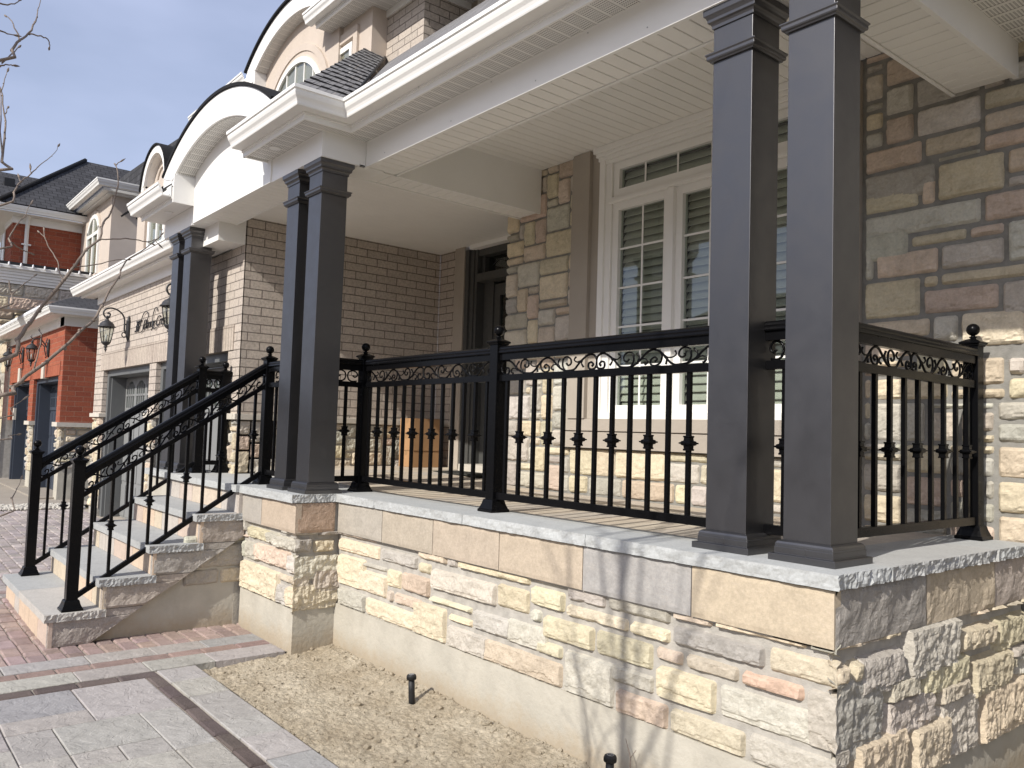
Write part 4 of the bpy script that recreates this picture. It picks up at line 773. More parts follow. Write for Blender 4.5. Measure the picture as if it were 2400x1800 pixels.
ed = arc_pts(CXA, 3.473, 2.45, 1.395); ed2 = arc_pts(CXA, 3.503, 2.47, 1.41); b = MB(); ribbon(b, ed, ed2, -0.455, 1.6); b.build('arch_roof', 'darkshingle', house)
B('arch_end', 'white', [(-7.29, -6.86, -0.43, 0.5, 2.90, 3.03)]); B('arch_end', 'white', [(-4.99, -4.5, -0.43, 0.5, 2.90, 3.02)])
# porch roof
def roof_quad(name, pts, mat='shingle', par=None, thick=0.03, ujs=True):
    """pts: eave left, eave right, top right, top left; courses follow the eave"""
    P = [Vector(p) for p in pts]; e = (P[1] - P[0]).normalized(); nn = (P[1] - P[0]).cross(P[3] - P[0]).normalized(); up = nn.cross(e)
    uv = [tuple(((p - P[0]).dot(e), (p - P[0]).dot(up))) for p in P]
    b = MB(); n = len(P); vs = [tuple(p) for p in P] + [tuple(p - nn * thick) for p in P]
    b.add(vs, [tuple(range(n))] + [(i, i + n, (i + 1) % n + n, (i + 1) % n) for i in range(n)] + [tuple(reversed(range(n, 2 * n)))], 0, (1, 1, 1), False, [uv] + [[(0, 0)] * 4] * n + [[(0, 0)] * n])
    return b.build(name, mat, par if par is not None else house)
roof_quad('porch_roof', [(-3.77, -0.16, 2.875), (0.4, -0.16, 2.875), (0.4, 1.8, 4.78), (-6.62, 1.8, 4.78)])
def stepped(name, eave, k, rise_dir, n, mat): pass
# side slope of the pier bay in real overlapping courses
b = MB(); nrow = 17
A0 = Vector((-3.76, -0.56, 2.885)); T0 = Vector((-6.86, 1.62, 4.975)); V0 = Vector((-3.76, -0.15, 2.885)); V1 = Vector((-6.70, 1.80, 4.86))
for i in range(nrow):
    a = i / nrow; c2 = (i + 1.35) / nrow; c2 = min(c2, 1.0)
    p0 = A0.lerp(T0, a); p1 = V0.lerp(V1, a); q0 = A0.lerp(T0, c2); q1 = V0.lerp(V1, c2)
    nrm = (p1 - p0).cross(q0 - p0).normalized(); nrm = nrm if nrm.z > 0 else -nrm; nseg = 6; tb = 0.017
    for s_ in range(nseg):
        f0 = s_ / nseg; f1 = (s_ + 1) / nseg; dz = nrm * (tb * (0.75 + 0.5 * ((i * 7 + s_ * 13) % 5) / 5))
        a0 = p0.lerp(p1, f0) + dz; a1 = p0.lerp(p1, f1) + dz; b0 = q0.lerp(q1, f0); b1 = q0.lerp(q1, f1); o0 = p0.lerp(p1, f0); o1 = p0.lerp(p1, f1)
        uvw = [(s_ * 0.23 + i * 0.07, i * 0.135 + 0.02), ((s_ + 1) * 0.23 + i * 0.07 - 0.01, i * 0.135 + 0.02), ((s_ + 1) * 0.23 + i * 0.07 - 0.01, i * 0.135 + 0.12), (s_ * 0.23 + i * 0.07, i * 0.135 + 0.12)]
        b.add([tuple(v) for v in (a0, a1, b1, b0, o0, o1)], [(0, 1, 2, 3), (4, 5, 1, 0)], 0, (1, 1, 1), False, [uvw, [(0.0, 0.0)] * 4])
b.build('porch_roof', 'shingle', house, label='stepped shingle slope above the pier')
b = MB(); b.tube([V0 + Vector((0, 0, 0.01)), V1 + Vector((0, 0, 0.01))], 0.014, 5); b.build('roof_valley', 'rubber', house)
roof_quad('porch_roof', [(-5.0, -0.56, 2.87), (-3.76, -0.56, 2.87), (-6.86, 1.62, 4.96), (-7.0, 1.62, 4.96)])
roof_quad('porch_roof', [(-8.1, -0.5, 2.87), (-7.0, -0.5, 2.87), (-7.0, 0.7, 3.9), (-8.1, 0.7, 3.9)])
# entry: brick side wall, door wall
B('brick_wall', 'brick', [(-7.2, -6.57, 0.6, 2.6, 0.6, 2.63), (-6.69, -6.57, 0.2, 0.6, 0.6, 2.63), (-6.569, -6.22, 2.6, 2.75, 0.0, 2.63)], label='shaded buff brick walls around the front door')
b = MB(); b.box(-6.9, -6.585, 0.215, 2.6, -0.3, 0.56); b.build('wall_mortar', 'mortar', house)
b = MB(); veneer(b, FR('x', -6.585), 0.20, 2.6, 0.0, 0.545, 0.026, 0.014, 0.014, (), 31, open_l=0.2, edge='e', cell=0.078); b.build('stone_veneer', 'stone', house, label='stone base of the brick wall beside the boxes')
B('ledge', 'ledge', [(-6.6, -6.535, 0.165, 2.6, 0.545, 0.605), (-6.57, -6.22, 2.57, 2.62, 0.545, 0.605)], bevel=0.004)
B('door_pilaster', 'taupe', [(-6.22, -6.18, 2.575, 2.75, 0.0, 2.622), (-6.18, -5.995, 2.545, 2.75, 0.0, 2.622)])
B('door_frame', 'frontdoor', [(-5.995, -5.93, 2.56, 2.8, 0.08, 2.58), (-5.93, -5.87, 2.59, 2.8, 0.08, 2.58), (-5.87, -5.83, 2.61, 2.8, 0.08, 2.58), (-5.83, -4.47, 2.60, 2.8, 2.20, 2.29), (-5.83, -4.47, 2.63, 2.8, 2.50, 2.58), (-5.83, -5.78, 2.68, 2.8, 2.29, 2.50), (-5.83, -5.66, 2.72, 2.8, 0.08, 2.20)], bevel=0.002)
B('door_crown', 'whitewin', [(-5.9, -4.47, 2.54, 2.75, 2.575, 2.622)], bevel=0.004)
dr = B('front_door', 'frontdoor', [(-5.66, -5.56, 2.74, 2.79, 0.14, 2.17), (-4.62, -4.47, 2.74, 2.79, 0.14, 2.17), (-5.56, -4.62, 2.74, 2.79, 2.04, 2.17), (-5.56, -4.62, 2.74, 2.79, 0.14, 0.45)], label='dark glazed front door')
B('pane', 'glass', [(-5.56, -4.62, 2.762, 2.768, 0.45, 2.04)], dr); B('transom_pane', 'glass', [(-5.78, -4.5, 2.74, 2.746, 2.29, 2.50)], dr)
b = MB(); 
for k in range(3): b.tube([(-5.4 + 0.3 * k + 0.08 * math.cos(a / 3), 2.755, 1.5 + 0.35 * math.sin(a / 5) + 0.02 * a) for a in range(0, 24)], 0.008, 5)
b.tube([(-5.7 + 0.1 * a, 2.735, 2.40 + 0.05 * math.sin(a * 1.3)) for a in range(12)], 0.006, 5)
b.build('iron_scrollwork', 'iron', dr)
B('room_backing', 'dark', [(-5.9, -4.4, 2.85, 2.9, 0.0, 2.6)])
B('door_sill', 'ledge', [(-5.78, -4.46, 2.40, 2.74, 0.02, 0.14)], bevel=0.006)
# garage front
GY = 0.20
b = MB()
for bx in ((-12.65, -12.13, GY, 0.6, 0.6, 2.34), (-9.70, -9.41, GY, 0.6, 0.6, 2.34), (-6.90, -6.69, GY, 0.6, 0.6, 2.34), (-6.69, -6.57, GY - 0.001, GY + 0.01, 0.6, 2.63), (-12.13, -9.70, GY, 0.6, 1.53, 2.34), (-9.41, -6.90, GY, 0.6, 1.53, 2.34)): b.box(*bx)
b.build('brick_wall', 'brick', house, label='sunlit buff brick garage front')
B('lintel', 'soldier', [(-12.28, -9.56, GY - 0.012, GY + 0.3, 1.262, 1.528), (-9.55, -6.75, GY - 0.012, GY + 0.3, 1.262, 1.528)])
b = MB()
for x0, x1 in ((-12.64, -12.14), (-9.69, -9.42), (-6.89, -6.585)): b.box(x0, x1, GY + 0.02, 0.6, G - 0.3, 0.55)
b.build('wall_mortar', 'mortar', house)
for x0, x1, sd in ((-12.66, -12.12, 41), (-9.71, -9.40, 42), (-6.91, -6.56, 43)):
    b = MB(); veneer(b, FR('y', GY + 0.02), x0, x1, -0.85, 0.545, 0.03, 0.02, 0.018, (), sd, maxw=4); b.build('stone_veneer', 'stone', house, label='pale stone foot of a garage pier')
for a_, c_ in ((-12.70, -12.10), (-9.74, -9.38), (-6.93, -6.6)): B('ledge', 'ledge', [(a_, c_, GY - 0.04, GY + 0.1, 0.545, 0.605)], bevel=0.004)
def garage_door(x0, x1, ztop, zbot, mat, jmat, par, yf):
    B('door_jamb', jmat, [(x0, x0 + 0.10, yf + 0.06, yf + 0.14, zbot, ztop), (x0 + 0.10, x0 + 0.14, yf + 0.1, yf + 0.32, zbot, ztop), (x1 - 0.10, x1, yf + 0.06, yf + 0.14, zbot, ztop), (x1 - 0.14, x1 - 0.10, yf + 0.1, yf + 0.32, zbot, ztop), (x0, x1, yf + 0.061, yf + 0.141, ztop - 0.09, ztop + 0.003), (x0, x1, yf + 0.14, yf + 0.32, ztop - 0.10, ztop - 0.06)], par, bevel=0.002)
    xa, xb = x0 + 0.14, x1 - 0.14; y = yf + 0.30; nP = 4; w = (xb - xa) / nP; zt = ztop - 0.10
    b = MB(); b.box(xa, xb, y + 0.02, y + 0.06, zbot, zt); hs = [zbot, zbot + (zt - 0.55 - zbot) / 3, zbot + (zt - 0.55 - zbot) * 2 / 3, zt - 0.55, zt]
    for i in range(3):
        for k in range(nP * 2):
            a = xa + k * w / 2 + 0.02; b.box(a, a + w / 2 - 0.04, y + 0.008, y + 0.021, hs[i] + 0.03, hs[i + 1] - 0.03)
    for k in range(nP):
        a = xa + k * w; b.box(a + 0.005, a + 0.055, y, y + 0.021, zt - 0.53, zt - 0.02); b.box(a + w - 0.055, a + w - 0.005, y, y + 0.021, zt - 0.53, zt - 0.02)
        b.box(a + 0.055, a + w - 0.055, y, y + 0.021, zt - 0.53, zt - 0.46); b.box(a + 0.055, a + w - 0.055, y, y + 0.021, zt - 0.285, zt - 0.255)
        for j in range(1, 4): xm = a + 0.055 + (w - 0.11) * j / 4; b.box(xm - 0.012, xm + 0.012, y, y + 0.021, zt - 0.46, zt - 0.09)
        n = 10; pts = [(a + 0.055 + (w - 0.11) * t / n, zt - 0.13 + 0.075 * math.sin(math.pi * t / n)) for t in range(n + 1)] + [(a + w - 0.055, zt - 0.02), (a + 0.055, zt - 0.02)]
        b.prism([(p[0], p[1]) for p in pts], 'y', y + 0.001, y + 0.021)
    d = b.build('garage_door', mat, par, bevel=0.002)
    b = MB()
    for k in range(nP): a = xa + k * w; b.box(a + 0.055, a + w - 0.055, y + 0.016, y + 0.019, zt - 0.46, zt - 0.05)
    b.build('pane', 'glass', d)
    return d
garage_door(-12.13, -9.70, 1.26, -0.97, 'doorgrey', 'jambgrey', house, GY); garage_door(-9.41, -6.90, 1.26, -1.1, 'doorgrey', 'jambgrey', house, GY)
B('frieze', 'white', [(-12.70, -6.9, GY - 0.022, GY + 0.05, 2.335, 2.47)])
B('eave_soffit', 'soffit', [(-13.05, -6.9, 0.0, GY + 0.04, 2.468, 2.478), (-13.05, -12.66, 0.2, 1.2, 2.468, 2.478)])
b = MB(); b.box(-7.6, -6.572, -0.08, GY - 0.003, 2.335, 2.60); b.build('eave_return', 'soffit', house)
sweep('fascia', [(-13.05, 0.03), (-7.7, 0.03)], FAS, 'white', 2.455); sweep('gutter', [(-13.2, 0.0), (-7.7, 0.0)], GUT, 'white', 2.495, bevel=0.001)
roof_quad('garage_roof', [(-13.25, -0.1, 2.6), (-7.6, -0.1, 2.6), (-7.6, 0.75, 3.15), (-12.9, 0.75, 3.15)], 'darkshingle')
# upper storey
B('stucco_wall', 'stucco', [(-12.7, -7.5, 0.7, 2.5, 2.7, 4.25)], label='stucco wall over the garage')
w2 = B('window', 'whitewin', [(-11.95, -11.85, 0.66, 0.72, 3.0, 3.98), (-11.15, -11.05, 0.66, 0.72, 3.0, 3.98), (-11.85, -11.15, 0.66, 0.72, 3.9, 3.98), (-11.53, -11.47, 0.67, 0.72, 3.0, 3.9)], label='white upper window over the garage')
B('pane', 'glass', [(-11.85, -11.15, 0.69, 0.695, 3.0, 3.9)], w2); B('window_trim', 'stucco', [(-12.25, -12.1, 0.66, 0.705, 2.9, 4.1), (-10.9, -10.75, 0.66, 0.705, 2.9, 4.1)], w2)
# round topped dormer
di = arc_pts(-12.3, 4.86, 0.56, 0.54, 18); do = arc_pts(-12.3, 4.98, 0.70, 0.69, 18)
b = MB(); ribbon(b, di, do, 0.80, 0.84); b.box(-12.99, -12.84, 0.80, 0.84, 3.95, 4.41); b.box(-11.76, -11.61, 0.80, 0.84, 3.95, 4.41); b.build('dormer_fascia', 'white', house)
b = MB(); ribbon(b, [(p[0], 3.9) for p in di], di, 0.95, 1.1); b.build('dormer_wall', 'stucco', house)
b = MB(); ribbon(b, [(p[0], p[1] - 0.01) for p in di], di, 0.84, 0.95); b.build('dormer_soffit', 'soffit', house)
b = MB(); ribbon(b, arc_pts(-12.3, 4.985, 0.705, 0.70, 18), arc_pts(-12.3, 5.01, 0.73, 0.72, 18), 0.77, 2.3); b.build('dormer_roof', 'darkshingle', house)
b = MB(); b.tube([(-12.3 + 0.3 * math.cos(a * math.pi / 12), 0.94, 4.35 + 0.33 * math.sin(a * math.pi / 12)) for a in range(13)], 0.02, 6); b.build('window_trim', 'stucco', house)
roof_quad('main_roof', [(-18.0, 1.5, 4.6), (-12.2, 1.5, 4.6), (-13.0, 1.52, 5.60), (-15.2, 1.53, 5.72), (-17.9, 1.54, 5.83)], 'darkshingle')
roof_quad('main_roof', [(-13.4, 0.6, 4.0), (-7.5, 0.6, 4.0), (-7.5, 1.6, 4.9), (-13.4, 1.6, 4.9)], 'darkshingle')
# stucco gable bay, brick pier and small window behind the porch roof
b = MB(); wl = arc_pts(-8.55, 5.95, 2.3, 1.14, 24); ribbon(b, [(p[0], 3.4) for p in wl], wl, 1.55, 1.75)
b.build('stucco_gable', 'stucco', house)
ai = arc_pts(-8.50, 5.90, 2.05, 1.14, 28); ao = arc_pts(-8.50, 6.13, 2.35, 1.46, 28)
b = MB(); ribbon(b, ai, ao, 1.375, 1.40); b.build('arch_fascia', 'white', house)
b = MB(); ribbon(b, [(p[0], p[1] - 0.008) for p in ai], ai, 1.40, 1.60); b.build('arch_soffit', 'perfx', house)
b = MB(); ribbon(b, arc_pts(-8.50, 6.135, 2.35, 1.48, 28), arc_pts(-8.50, 6.165, 2.38, 1.50, 28), 1.34, 3.0); b.build('arch_roof', 'darkshingle', house)
B('eave_return', 'white', [(-9.98, -9.66, 1.38, 1.75, 5.36, 5.66)])
sweep('gutter', [(-12.2, 1.39), (-9.86, 1.39)], GUT, 'white', 5.44, bevel=0.001); B('eave_soffit', 'soffit', [(-12.2, -9.7, 1.37, 2.2, 5.395, 5.42)]); B('stucco_wall', 'stucco', [(-12.0, -9.6, 2.2, 2.6, 3.8, 5.42)])
# arched window in the gable
wi = arc_pts(-8.6, 5.32, 0.80, 0.72, 22); wo = arc_pts(-8.6, 5.39, 0.87, 0.80, 22); wt = arc_pts(-8.6, 5.56, 1.06, 0.98, 22); wt1 = arc_pts(-8.6, 5.47, 0.96, 0.88, 22)
aw = MB(); ribbon(aw, wi, wo, 1.51, 1.56); aw.box(-9.40, -7.80, 1.515, 1.56, 4.93, 4.98); aw.box(-9.4, -9.32, 1.51, 1.56, 4.3, 4.93); aw.box(-8.9, -8.84, 1.515, 1.56, 4.3, 4.93)
for k in (-2, -1, 0, 1, 2): aw.box(-8.6 + k * 0.27 - 0.01, -8.6 + k * 0.27 + 0.01, 1.525, 1.55, 4.98, 5.02 + 0.28 * math.cos(k * 0.55))
aw = aw.build('arched_window', 'whitewin', house, label='white half round window in the stucco gable')
b = MB(); ribbon(b, [(p[0], 4.3) for p in wi], wi, 1.535, 1.54); b.build('pane', 'glass', aw)
b = MB(); ribbon(b, wt1, wt, 1.52, 1.56); b.build('window_trim', 'stucco', aw); b = MB(); ribbon(b, wo, wt1, 1.535, 1.56); b.build('window_trim', 'stucco', aw)
B('stucco_wall', 'stucco', [(-7.60, -6.68, 1.60, 2.4, 3.5, 5.5)], label='stucco wall with the small upper window')
sw = B('window', 'whitewin', [(-7.52, -7.46, 1.575, 1.605, 4.4, 5.14), (-7.18, -7.12, 1.575, 1.605, 4.4, 5.14), (-7.46, -7.18, 1.575, 1.605, 5.07, 5.14), (-7.46, -7.18, 1.58, 1.605, 4.92, 4.95)], label='small white upper window')
B('pane', 'glass', [(-7.46, -7.18, 1.59, 1.594, 4.4, 5.07)], sw); B('window_trim', 'stucco', [(-7.66, -7.56, 1.565, 1.61, 4.3, 5.30), (-7.08, -6.98, 1.565, 1.61, 4.3, 5.30), (-7.56, -7.08, 1.565, 1.61, 5.18, 5.30)], sw, bevel=0.003)
B('brick_wall', 'brick', [(-6.68, -5.88, 1.80, 2.45, 4.0, 5.34)], label='buff brick pier above the porch roof')
B('frieze', 'white', [(-6.68, -5.86, 1.78, 1.83, 5.335, 5.42), (-5.90, -5.86, 1.83, 2.45, 5.335, 5.42)])
B('stucco_wall', 'taupe', [(-5.88, -2.0, 2.42, 2.7, 4.3, 5.6)], label='recessed upper wall with a white window')
uw = B('window', 'whitewin', [(-5.55, -5.46, 2.36, 2.44, 4.5, 5.22), (-5.46, -3.6, 2.36, 2.44, 5.13, 5.22), (-5.46, -3.6, 2.38, 2.44, 4.9, 4.95)], label='white window frame showing over the gutter'); B('pane', 'glass', [(-5.46, -3.6, 2.41, 2.415, 4.5, 5.13)], uw)
B('window_trim', 'ledge', [(-5.62, -3.5, 2.33, 2.44, 5.222, 5.38)], uw)
B('eave_soffit', 'perfx', [(-7.63, -2.5, 1.345, 2.7, 5.41, 5.42)]); sweep('fascia', [(-7.63, 1.36), (-2.5, 1.36)], FAS, 'white', 5.40); sweep('gutter', [(-7.72, 1.33), (-2.5, 1.33)], GUT, 'white', 5.452, bevel=0.001)
roof_quad('main_roof', [(-7.8, 1.25, 5.55), (-2.5, 1.25, 5.55), (-2.5, 4.5, 7.3), (-7.8, 4.5, 7.3)], 'darkshingle')
# ------------------------------------------------------------------ NEIGHBOUR
nb = thing('neighbour_house', 'red brick house next door with two dark garage doors, stucco bay and dark shingle roofs', 'house', (-17, 0.2, -0.95))
NY = 0.17
B('brick_wall', 'redbrick', [(-15.34, -15.0, NY, 1.8, 0.44, 2.20), (-18.29, -17.81, NY, 0.6, 0.44, 2.2), (-20.95, -20.57, NY, 0.6, 0.44, 2.2), (-17.81, -15.34, NY, 0.6, 1.56, 2.2), (-20.57, -18.29, NY, 0.6, 1.56, 2.2)], nb, label='red brick garage walls')
B('lintel', 'redsoldier', [(-17.95, -15.2, NY - 0.012, 0.5, 1.30, 1.558), (-20.7, -18.15, NY - 0.012, 0.5, 1.30, 1.558)], nb)
B('keystone', 'ledge', [(-16.85, -16.6, NY - 0.04, 0.4, 1.28, 1.6), (-19.6, -19.35, NY - 0.04, 0.4, 1.28, 1.6)], nb)
b = MB(); b.box(-15.33, -15.02, NY + 0.03, 1.8, -1.2, 0.40); b.box(-18.28, -17.82, NY + 0.03, 0.6, -1.2, 0.4); b.build('foundation', 'concrete', nb)
b = MB(); veneer(b, FR('y', NY + 0.03), -15.36, -14.99, -0.4, 0.38, 0.03, 0.025, 0.02, (), 51, maxw=3); veneer(b, FR('y', NY + 0.03), -18.3, -17.8, -0.6, 0.38, 0.03, 0.025, 0.02, (), 52, maxw=3); veneer(b, FR('x', -15.02), 0.15, 1.6, -0.4, 0.38, 0.03, 0.03, 0.02, (), 53)
b.build('stone_veneer', 'stone', nb)
B('ledge', 'ledge', [(-15.4, -14.94, NY - 0.05, 1.8, 0.36, 0.44), (-18.34, -17.76, NY - 0.05, 0.6, 0.36, 0.44)], nb)
garage_door(-17.81, -15.34, 1.30, -0.93, 'navy', 'navy', nb, NY); garage_door(-20.57, -18.29, 1.32, -0.93, 'navy', 'navy', nb, NY)
B('keypad', 'ledge', [(-20.35, -20.22, NY + 0.02, NY + 0.07, 0.45, 0.72)], nb)
B('frieze', 'white', [(-21.2, -14.974, NY - 0.03, 0.5, 2.19, 2.3595), (-15.3, -14.97, NY - 0.03, 1.9, 2.191, 2.36)], nb)
B('eave_soffit', 'soffit', [(-21.6, -14.72, -0.08, 0.3, 2.355, 2.368), (-15.0, -14.72, 0.3, 2.2, 2.355, 2.368)], nb)
sweep('gutter', [(-21.6, -0.06), (-14.74, -0.06), (-14.74, 2.2)], GUT, 'white', 2.365, nb)
roof_quad('garage_roof', [(-21.5, -0.2, 2.5), (-14.65, -0.2, 2.5), (-16.9, 1.3, 3.25), (-21.5, 1.3, 3.25)], 'darkshingle', nb)
roof_quad('garage_roof', [(-14.65, -0.2, 2.5), (-14.65, 4.0, 2.5), (-17.2, 4.0, 3.35), (-16.9, 1.2, 3.25)], 'darkshingle', nb)
b = MB(); b.box(-17.6, -17.03, -0.72, 0.75, 2.62, 3.12); b.build('wall_mortar', 'mortar', nb)
b = MB(); veneer(b, FR('x', -17.03), -0.72, 0.76, 2.62, 3.13, 0.03, 0.03, 0.03, (), 55, cell=0.12); b.build('stone_veneer', stone_mat('grey_stone_cladding', 40, 0.9, 0.5, 0.75), nb, label='grey stone wall under the upper eave')
B('siding_band', 'soffit', [(-17.10, -16.98 + 0.02 * k, -0.85, 1.05, 3.125 + 0.056 * k, 3.177 + 0.056 * k) for k in range(5)], nb)
B('gutter', 'white', [(-17.1, -16.84, -0.85, 1.1, 3.405, 3.47)], nb); B('roof_flashing', 'rubber', [(-18.6, -16.86, -0.85, 1.2, 3.472, 3.53)], nb)
B('brick_wall', 'redbrick', [(-19.4, -18.6, -0.28, 1.1, 3.5, 4.72), ], nb, label='red brick upper wall in shade')
B('brick_wall', 'redbrick', [(-19.6, -18.601, -0.29, -0.2, 3.5, 4.72)], nb)
B('frieze', 'white', [(-19.6, -18.57, -0.31, 1.3, 4.66, 4.82)], nb); sweep('gutter', [(-22, -0.62), (-18.3, -0.62), (-18.3, 1.3)], GUT, 'white', 4.84, nb); B('eave_soffit', 'soffit', [(-22, -18.28, -0.6, 1.3, 4.81, 4.83)], nb)
b = MB(); b.tube([(-18.42, -0.03, 4.85), (-18.5, -0.03, 4.72), (-18.55, -0.03, 4.55), (-18.55, -0.03, 3.5)], 0.04, 4, smooth=False); b.box(-18.58, -18.52, -0.12, 0.06, 4.2, 4.23); b.box(-18.58, -18.52, -0.12, 0.06, 3.72, 3.75); b.build('downspout', 'white', nb)
b = MB(); b.box(-19.8, -19.5, -0.32, -0.3, 3.6, 4.6); b.box(-19.95, -19.85, -0.33, -0.3, 3.6, 4.6); b.build('window', 'whitewin', nb)
BY = 1.04
B('stucco_bay', 'stucco', [(-18.6, -16.0, BY, 2.4, 3.0, 5.03)], nb, label='stucco bay with an arched window')
B('bay_cornice', 'white', [(-18.65, -15.9, BY - 0.10, 2.5, 4.99, 5.02), (-18.75, -15.8, BY - 0.2, 2.5, 5.02, 5.07)], nb); sweep('gutter', [(-18.85, BY - 0.25), (-15.72, BY - 0.25), (-15.72, 2.5)], GUT, 'white', 5.065, nb)
nw = arc_pts(-17.37, 4.76, 0.47, 0.44, 14); nwo = arc_pts(-17.37, 4.85, 0.57, 0.53, 14)
b = MB(); ribbon(b, nw, nwo, BY - 0.04, BY + 0.01); b.box(-17.90, -17.81, BY - 0.04, BY + 0.01, 3.5, 4.53); b.box(-16.93, -16.84, BY - 0.04, BY + 0.01, 3.5, 4.53); b.box(-17.41, -17.33, BY - 0.035, BY + 0.01, 3.5, 4.74); b.box(-17.81, -16.93, BY - 0.034, BY + 0.01, 4.38, 4.45); b.build('arched_window', 'whitewin', nb)
b = MB(); ribbon(b, [(p[0], 3.5) for p in nw], nw, BY - 0.015, BY - 0.01); b.build('pane', 'glass', nb)
b = MB(); ribbon(b, nwo, arc_pts(-17.37, 4.93, 0.66, 0.62, 14), BY - 0.03, BY + 0.01); b.box(-18.2, -16.6, BY - 0.1, BY, 3.41, 3.49); b.build('window_trim', 'stucco', nb)
roof_quad('main_roof', [(-18.2, -3.0, 4.98), (-18.2, 0.9, 4.98), (-20.5, 0.9, 6.2), (-20.5, -3.0, 6.17)], 'darkshingle', nb)
roof_quad('main_roof', [(-18.15, -0.6, 4.98), (-18.15, 3.6, 4.98), (-20.5, 3.6, 6.85), (-20.5, 1.39, 6.85)], 'darkshingle', nb)
b = MB(); b.box(-24, -22.0, -3.2, 2.5, -1.0, 4.1); b.build('wall_mortar', 'wallmortar', nb); b = MB(); veneer(b, FR('x', -22.0), -3.2, 2.5, 1.5, 4.1, 0.04, 0.05, 0.03, (), 57, cell=0.13); b.build('stone_veneer', 'hewn', nb, label='grey stone wall rising behind the red garage')
B('roof_vent', 'rubber', [(-19.6, -19.4, -0.4, -0.2, 5.62, 5.80)], nb)
b = MB(); b.tube([(-18.15, -0.6, 5.02), (-20.5, 1.39, 6.88)], 0.05, 5); b.build('ridge_cap', 'darkshingle', nb)
sn = thing('neighbour_stone_house', 'grey stone clad wall at the left edge beyond the red garage', 'house', (-21.6, 0, -0.95))
b = MB(); b.box(-23.5, -21.0, 0.05, 1.2, -1.2, 2.3); b.build('wall', 'mortar', sn); b = MB(); veneer(b, FR('y', 0.05), -23.5, -20.98, -0.95, 2.3, 0.03, 0.05, 0.03, (), 61, cell=0.13); b.build('stone_veneer', 'stone', sn)

def plain_house(label, x0, x1, y0, y1, ze, zr, wm, wins, facing):
    t = thing('house', label, 'house', ((x0 + x1) / 2, (y0 + y1) / 2, G)); b = MB(); b.box(x0, x1, y0, y1, G - 0.2, ze); b.build('wall', wm, t)
    o = 0.35; ym = (y0 + y1) / 2; xm0 = x0 + (y1 - y0) / 2 * 0.8; xm1 = x1 - (y1 - y0) / 2 * 0.8
    if xm0 > xm1: xm0 = xm1 = (x0 + x1) / 2
    b = MB(); v = [(x0 - o, y0 - o, ze), (x1 + o, y0 - o, ze), (x1 + o, y1 + o, ze), (x0 - o, y1 + o, ze), (xm0, ym, zr), (xm1, ym, zr)]
    b.add(v, [(0, 1, 5, 4), (1, 2, 5), (2, 3, 4, 5), (3, 0, 4), (3, 2, 1, 0)], 0, (1, 1, 1), False, [[(0, 0)] * 4, [(0, 0)] * 3, [(0, 0)] * 4, [(0, 0)] * 3, [(0, 0)] * 4]); b.build('roof', 'darkshingle', t)
    for (a, c, z0, z1) in wins:
        if facing == 'y': f = B('window', 'whitewin', [(a, c, y1, y1 + 0.05, z0, z1)], t); B('pane', 'glass', [(a + .08, c - .08, y1 + 0.051, y1 + 0.055, z0 + .08, z1 - .08)], f)
        else: f = B('window', 'whitewin', [(x0 - 0.05, x0, a, c, z0, z1)], t); B('pane', 'glass', [(x0 - 0.055, x0 - 0.051, a + .08, c - .08, z0 + .08, z1 - .08)], f)
plain_house('brown brick house standing close beside the right end of the porch', 2.9, 11, 0.9, 14, 6.6, 9.2, 'brick', [(3.0, 4.2, 1.2, 2.6), (8.5, 9.6, 3.8, 5.2)], 'x')
plain_house('stucco house across the street, mirrored in the porch window', -14.5, -4.0, -34, -25, 5.0, 7.8, 'stucco', [(-13, -11, 0.3, 2), (-8, -6, 0.3, 2), (-12, -10.5, 3, 4.4), (-7.5, -6, 3, 4.4)], 'y')
plain_house('red brick house across the street', -1.5, 9.0, -34, -25, 5.2, 8.2, 'redbrick', [(0, 2, 0.3, 2), (5, 7, 0.3, 2), (1, 2.5, 3, 4.4)], 'y')
plain_house('buff brick house across the street, farther left', -28, -17.5, -34, -25, 5.0, 8.0, 'brick', [(-26, -24, 0.3, 2), (-21, -19, 0.3, 2)], 'y')

b = MB()
for k in range(9): b.lathe([(0.004, 0), (0.004, 0.0018), (0.001, 0.0025)], (0, 0, 0), 8); n_ = len(b.v) - 24; b.v[n_:] = [(-3.7 + k * 0.43 + v[0], 0.1292 - v[2], (2.69 if k % 2 else 2.56) + v[1]) for v in b.v[n_:]]
b.build('nail_heads', 'greylabel', house, 'stuff')
B('fascia_joint', 'greylabel', [(-2.905, -2.903, -0.0935, -0.09, 2.737, 2.752)]) 
# ------------------------------------------------------------------ GROUND
def gz(x): return G + max(0.0, min(0.2, 0.029 * (-5.6 - x)))
b = MB(); xs = [-1500, -300, -60, -30, -22, -12.6, -9, -5.6, -5, -4, 0, 3, 30, 300, 1500]; ys = [-1500, -300, -40, -12, -6, -3, -1, 0.3, 3, 40, 1500]
nx = len(xs); vs = [(x, y, gz(x) - 0.085) for y in ys for x in xs]
b.add(vs, [(j * nx + i, j * nx + i + 1, (j + 1) * nx + i + 1, (j + 1) * nx + i) for j in range(len(ys) - 1) for i in range(nx - 1)]); b.build('ground', 'lawn', None, 'structure')
b = MB(); b.add([(x, y, gz(x) - 0.012) for x, y in ((-13.0, -9), (-9, -9), (-5.6, -9), (-4.1, -9), (-4.1, 0.6), (-5.6, 0.6), (-9, 0.6), (-13.0, 0.6))], [(0, 1, 6, 7), (1, 2, 5, 6), (2, 3, 4, 5)])
b.box(-4.1, 3, -9, -0.955, G - 0.1, G - 0.012); b.build('path', 'jointsand', None, 'structure')
PV = MB()
